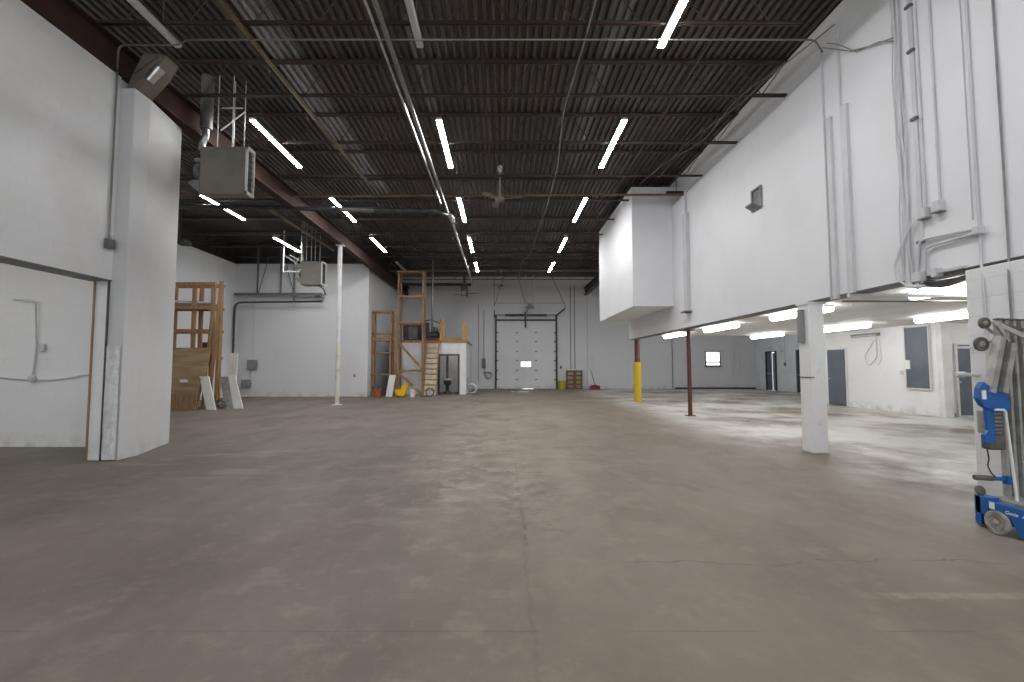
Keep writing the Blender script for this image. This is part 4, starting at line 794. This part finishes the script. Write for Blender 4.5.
# ------------------------------------------------------------ blue mast lift at the right edge
t = thing('mast_lift', 'blue and grey folding mast lift on wheels parked by the right block wall', 'lift', (4.75, 3.8, 0))
part('base', B().box(4.42, 5.04, 3.05, 4.12, 0.09, 0.25, 0.012), 'blue', t)
part('rear_outrigger', B().box(4.42, 4.53, 4.12, 4.25, 0.12, 0.285, 0.01).box(4.42, 4.44, 4.20, 4.25, 0.03, 0.285), 'blue', t)
part('base_top_plate', B().box(4.50, 5.0, 3.1, 4.22, 0.25, 0.275), 'alu', t)
part('side_plate', B().prism([(3.05, 0.25), (3.05, 0.03), (3.88, 0.03), (3.93, 0.16), (4.12, 0.21), (4.12, 0.265)], 'x', 4.395, 4.42), 'blue', t)
def wheel(c, r, w_, mat='tyre'):
    x_, y_, z_ = c; wl = B().lathe((x_-w_/2, y_, z_), [(r*0.62, 0.004), (r*0.9, 0), (r, w_*0.2), (r, w_*0.8), (r*0.9, w_), (r*0.55, w_)], 24, 'x')
    o_ = part('wheel', wl, mat, t, True); part('hub', B().lathe((x_-w_/2-0.002, y_, z_), [(r*0.12, -0.004), (r*0.22, 0), (r*0.3, 0.008), (r*0.60, 0.010), (r*0.64, 0.0), (r*0.66, w_*0.6)], 18, 'x'), 'alu', o_, True); return o_
wheel((4.385, 4.03, 0.1), 0.1, 0.04)
wheel((4.46, 4.22, 0.062), 0.062, 0.035, 'rubber'); wheel((4.385, 3.15, 0.1), 0.1, 0.04); wheel((5.07, 4.03, 0.1), 0.1, 0.04)
part('brake_roller', B().lathe((4.43, 4.22, 0.325), [(0.02, 0), (0.042, 0.005), (0.042, 0.025), (0.02, 0.03)], 16, 'x'), 'rubber', t, True)
for i in range(7):
    x_ = 4.70+0.056*i; part('mast_column', B().box(x_-0.016, x_+0.016, 4.20-0.012*i, 4.235-0.012*i, 0.275, 1.885-0.004*i, 0.006).box(x_-0.024, x_-0.018, 4.19-0.012*i, 4.24-0.012*i, 0.275, 1.87), 'alu', t)
    part('dark_gap_strip', B().box(x_+0.018, x_+0.036, 4.215-0.012*i, 4.235-0.012*i, 0.275, 1.84), 'rubber', t); part('column_cap', B().box(x_-0.024, x_+0.020, 4.185-0.012*i, 4.24-0.012*i, 1.885-0.004*i, 1.90-0.004*i), 'rubber', t)  # dark strips drawn as the shade in the gaps between mast columns
part('folded_beam', B().bar((4.475, 4.12, 1.22), (4.60, 4.12, 1.72), 0.05, 0.075, (0, 1, 0)), 'alu', t)
part('folded_beam', B().bar((4.565, 4.10, 1.22), (4.675, 4.10, 1.66), 0.05, 0.07, (0, 1, 0)), 'alu', t)
part('beam_channel', B().bar((4.525, 4.13, 1.22), (4.64, 4.13, 1.68), 0.03, 0.03, (0, 1, 0)), 'black', t)
for c_, r_ in (((4.475, 4.2, 1.855), 0.052), ((4.455, 4.22, 1.66), 0.066)):
    wb_ = part('transport_wheel', B().lathe((c_[0], c_[1]-0.02, c_[2]), [(r_*0.5, 0.004), (r_*0.92, 0), (r_, 0.006), (r_, 0.026), (r_*0.9, 0.03), (r_*0.5, 0.03)], 22, 'y'), 'rubber', t, True)
    part('hub', B().lathe((c_[0], c_[1]-0.024, c_[2]), [(r_*0.15, -0.004), (r_*0.4, 0.004), (r_*0.5, 0.02)], 14, 'y'), 'alu', wb_, True)
part('wheel_axle', B().tube([(4.455, 4.23, 1.66), (4.62, 4.22, 1.70)], 0.014, 8).tube([(4.475, 4.22, 1.855), (4.56, 4.2, 1.76)], 0.014, 8), 'alu', t, True)
part('strut', B().bar((4.47, 4.12, 1.86), (4.86, 4.0, 1.60), 0.02, 0.035), 'alu', t)
part('strut', B().bar((4.50, 4.11, 1.845), (4.90, 3.98, 1.70), 0.015, 0.022), 'rubber', t)
part('strut', B().bar((4.49, 4.10, 1.83), (4.585, 4.10, 1.68), 0.02, 0.03), 'alu', t)
part('bracket', B().prism([(4.375, 1.26), (4.41, 1.315), (4.47, 1.275), (4.60, 1.275), (4.64, 1.10), (4.60, 1.03), (4.47, 1.06), (4.40, 1.10), (4.36, 1.17)], 'y', 4.10, 4.15), 'blue', t)
part('bracket_label', B().box(4.385, 4.42, 4.092, 4.10, 1.16, 1.24), 'paper', t, label='small white sticker')
part('lower_arm', B().prism([(4.43, 1.08), (4.50, 1.08), (4.50, 0.80), (4.47, 0.765), (4.41, 0.78), (4.41, 0.84), (4.44, 0.88)], 'y', 4.11, 4.14), 'blue', t)
part('battery_pack', B().box(4.50, 4.62, 4.16, 4.27, 0.84, 1.05, 0.01), 'alu', t)
part('motor_housing', B().box(4.49, 4.63, 4.14, 4.24, 0.70, 0.84, 0.02), 'rubber', t)
fins = B()
for i in range(5): fins.box(4.50, 4.61, 4.14, 4.16, 0.86+i*0.035, 0.875+i*0.035)
part('cooling_fins', fins, 'rubber', t)
part('control_cable', B().tube([(4.49, 4.18, 0.71), (4.49, 4.17, 0.62), (4.465, 4.16, 0.56), (4.48, 4.15, 0.50), (4.53, 4.15, 0.45)], 0.006, 6), 'black', t, True)
part('handle_grip', B().tube([(4.36, 4.18, 0.452), (4.50, 4.16, 0.448)], 0.024, 12), 'rubber', t, True)
part('handle_arm', B().tube([(4.50, 4.16, 0.448), (4.62, 4.15, 0.44)], 0.018, 10).box(4.60, 4.65, 4.12, 4.17, 0.40, 0.47), 'blue', t, True)
part('push_rail', B().tube([(4.455, 4.06, 1.07), (4.53, 4.06, 1.07), (4.545, 4.06, 1.05), (4.60, 4.06, 0.275)], 0.011, 8), 'porcelain', t, True)
part('decal', B().box(4.388, 4.394, 4.055, 4.095, 0.205, 0.262), 'paper', t, label='small pale label plate')
for nm, txt, y_ in (('lettering', 'Genie', 3.975), ('lettering', 'A', 3.845)):
    cu = bpy.data.curves.new(nm, 'FONT'); cu.body = txt; cu.size = 0.042; cu.extrude = 0.001; cu.shear = 0.2
    tmp = bpy.data.objects.new('lettering_source', cu); COL.objects.link(tmp); bpy.context.view_layer.update()
    me = bpy.data.meshes.new_from_object(tmp.evaluated_get(bpy.context.evaluated_depsgraph_get())); bpy.data.objects.remove(tmp)
    me.materials.clear(); me.materials.append(M['lettering'])
    o = bpy.data.objects.new(nm, me); COL.objects.link(o); o.parent = t; o.location = Vector((4.392, y_, 0.195))-Vector(t.location); o.rotation_euler = (math.pi/2, 0, -math.pi/2)
t.location.x -= 0.085
for ch in t.children:
    if ch.name.split('.')[0] in ('transport_wheel', 'wheel_axle', 'strut'): ch.location.x += 0.075
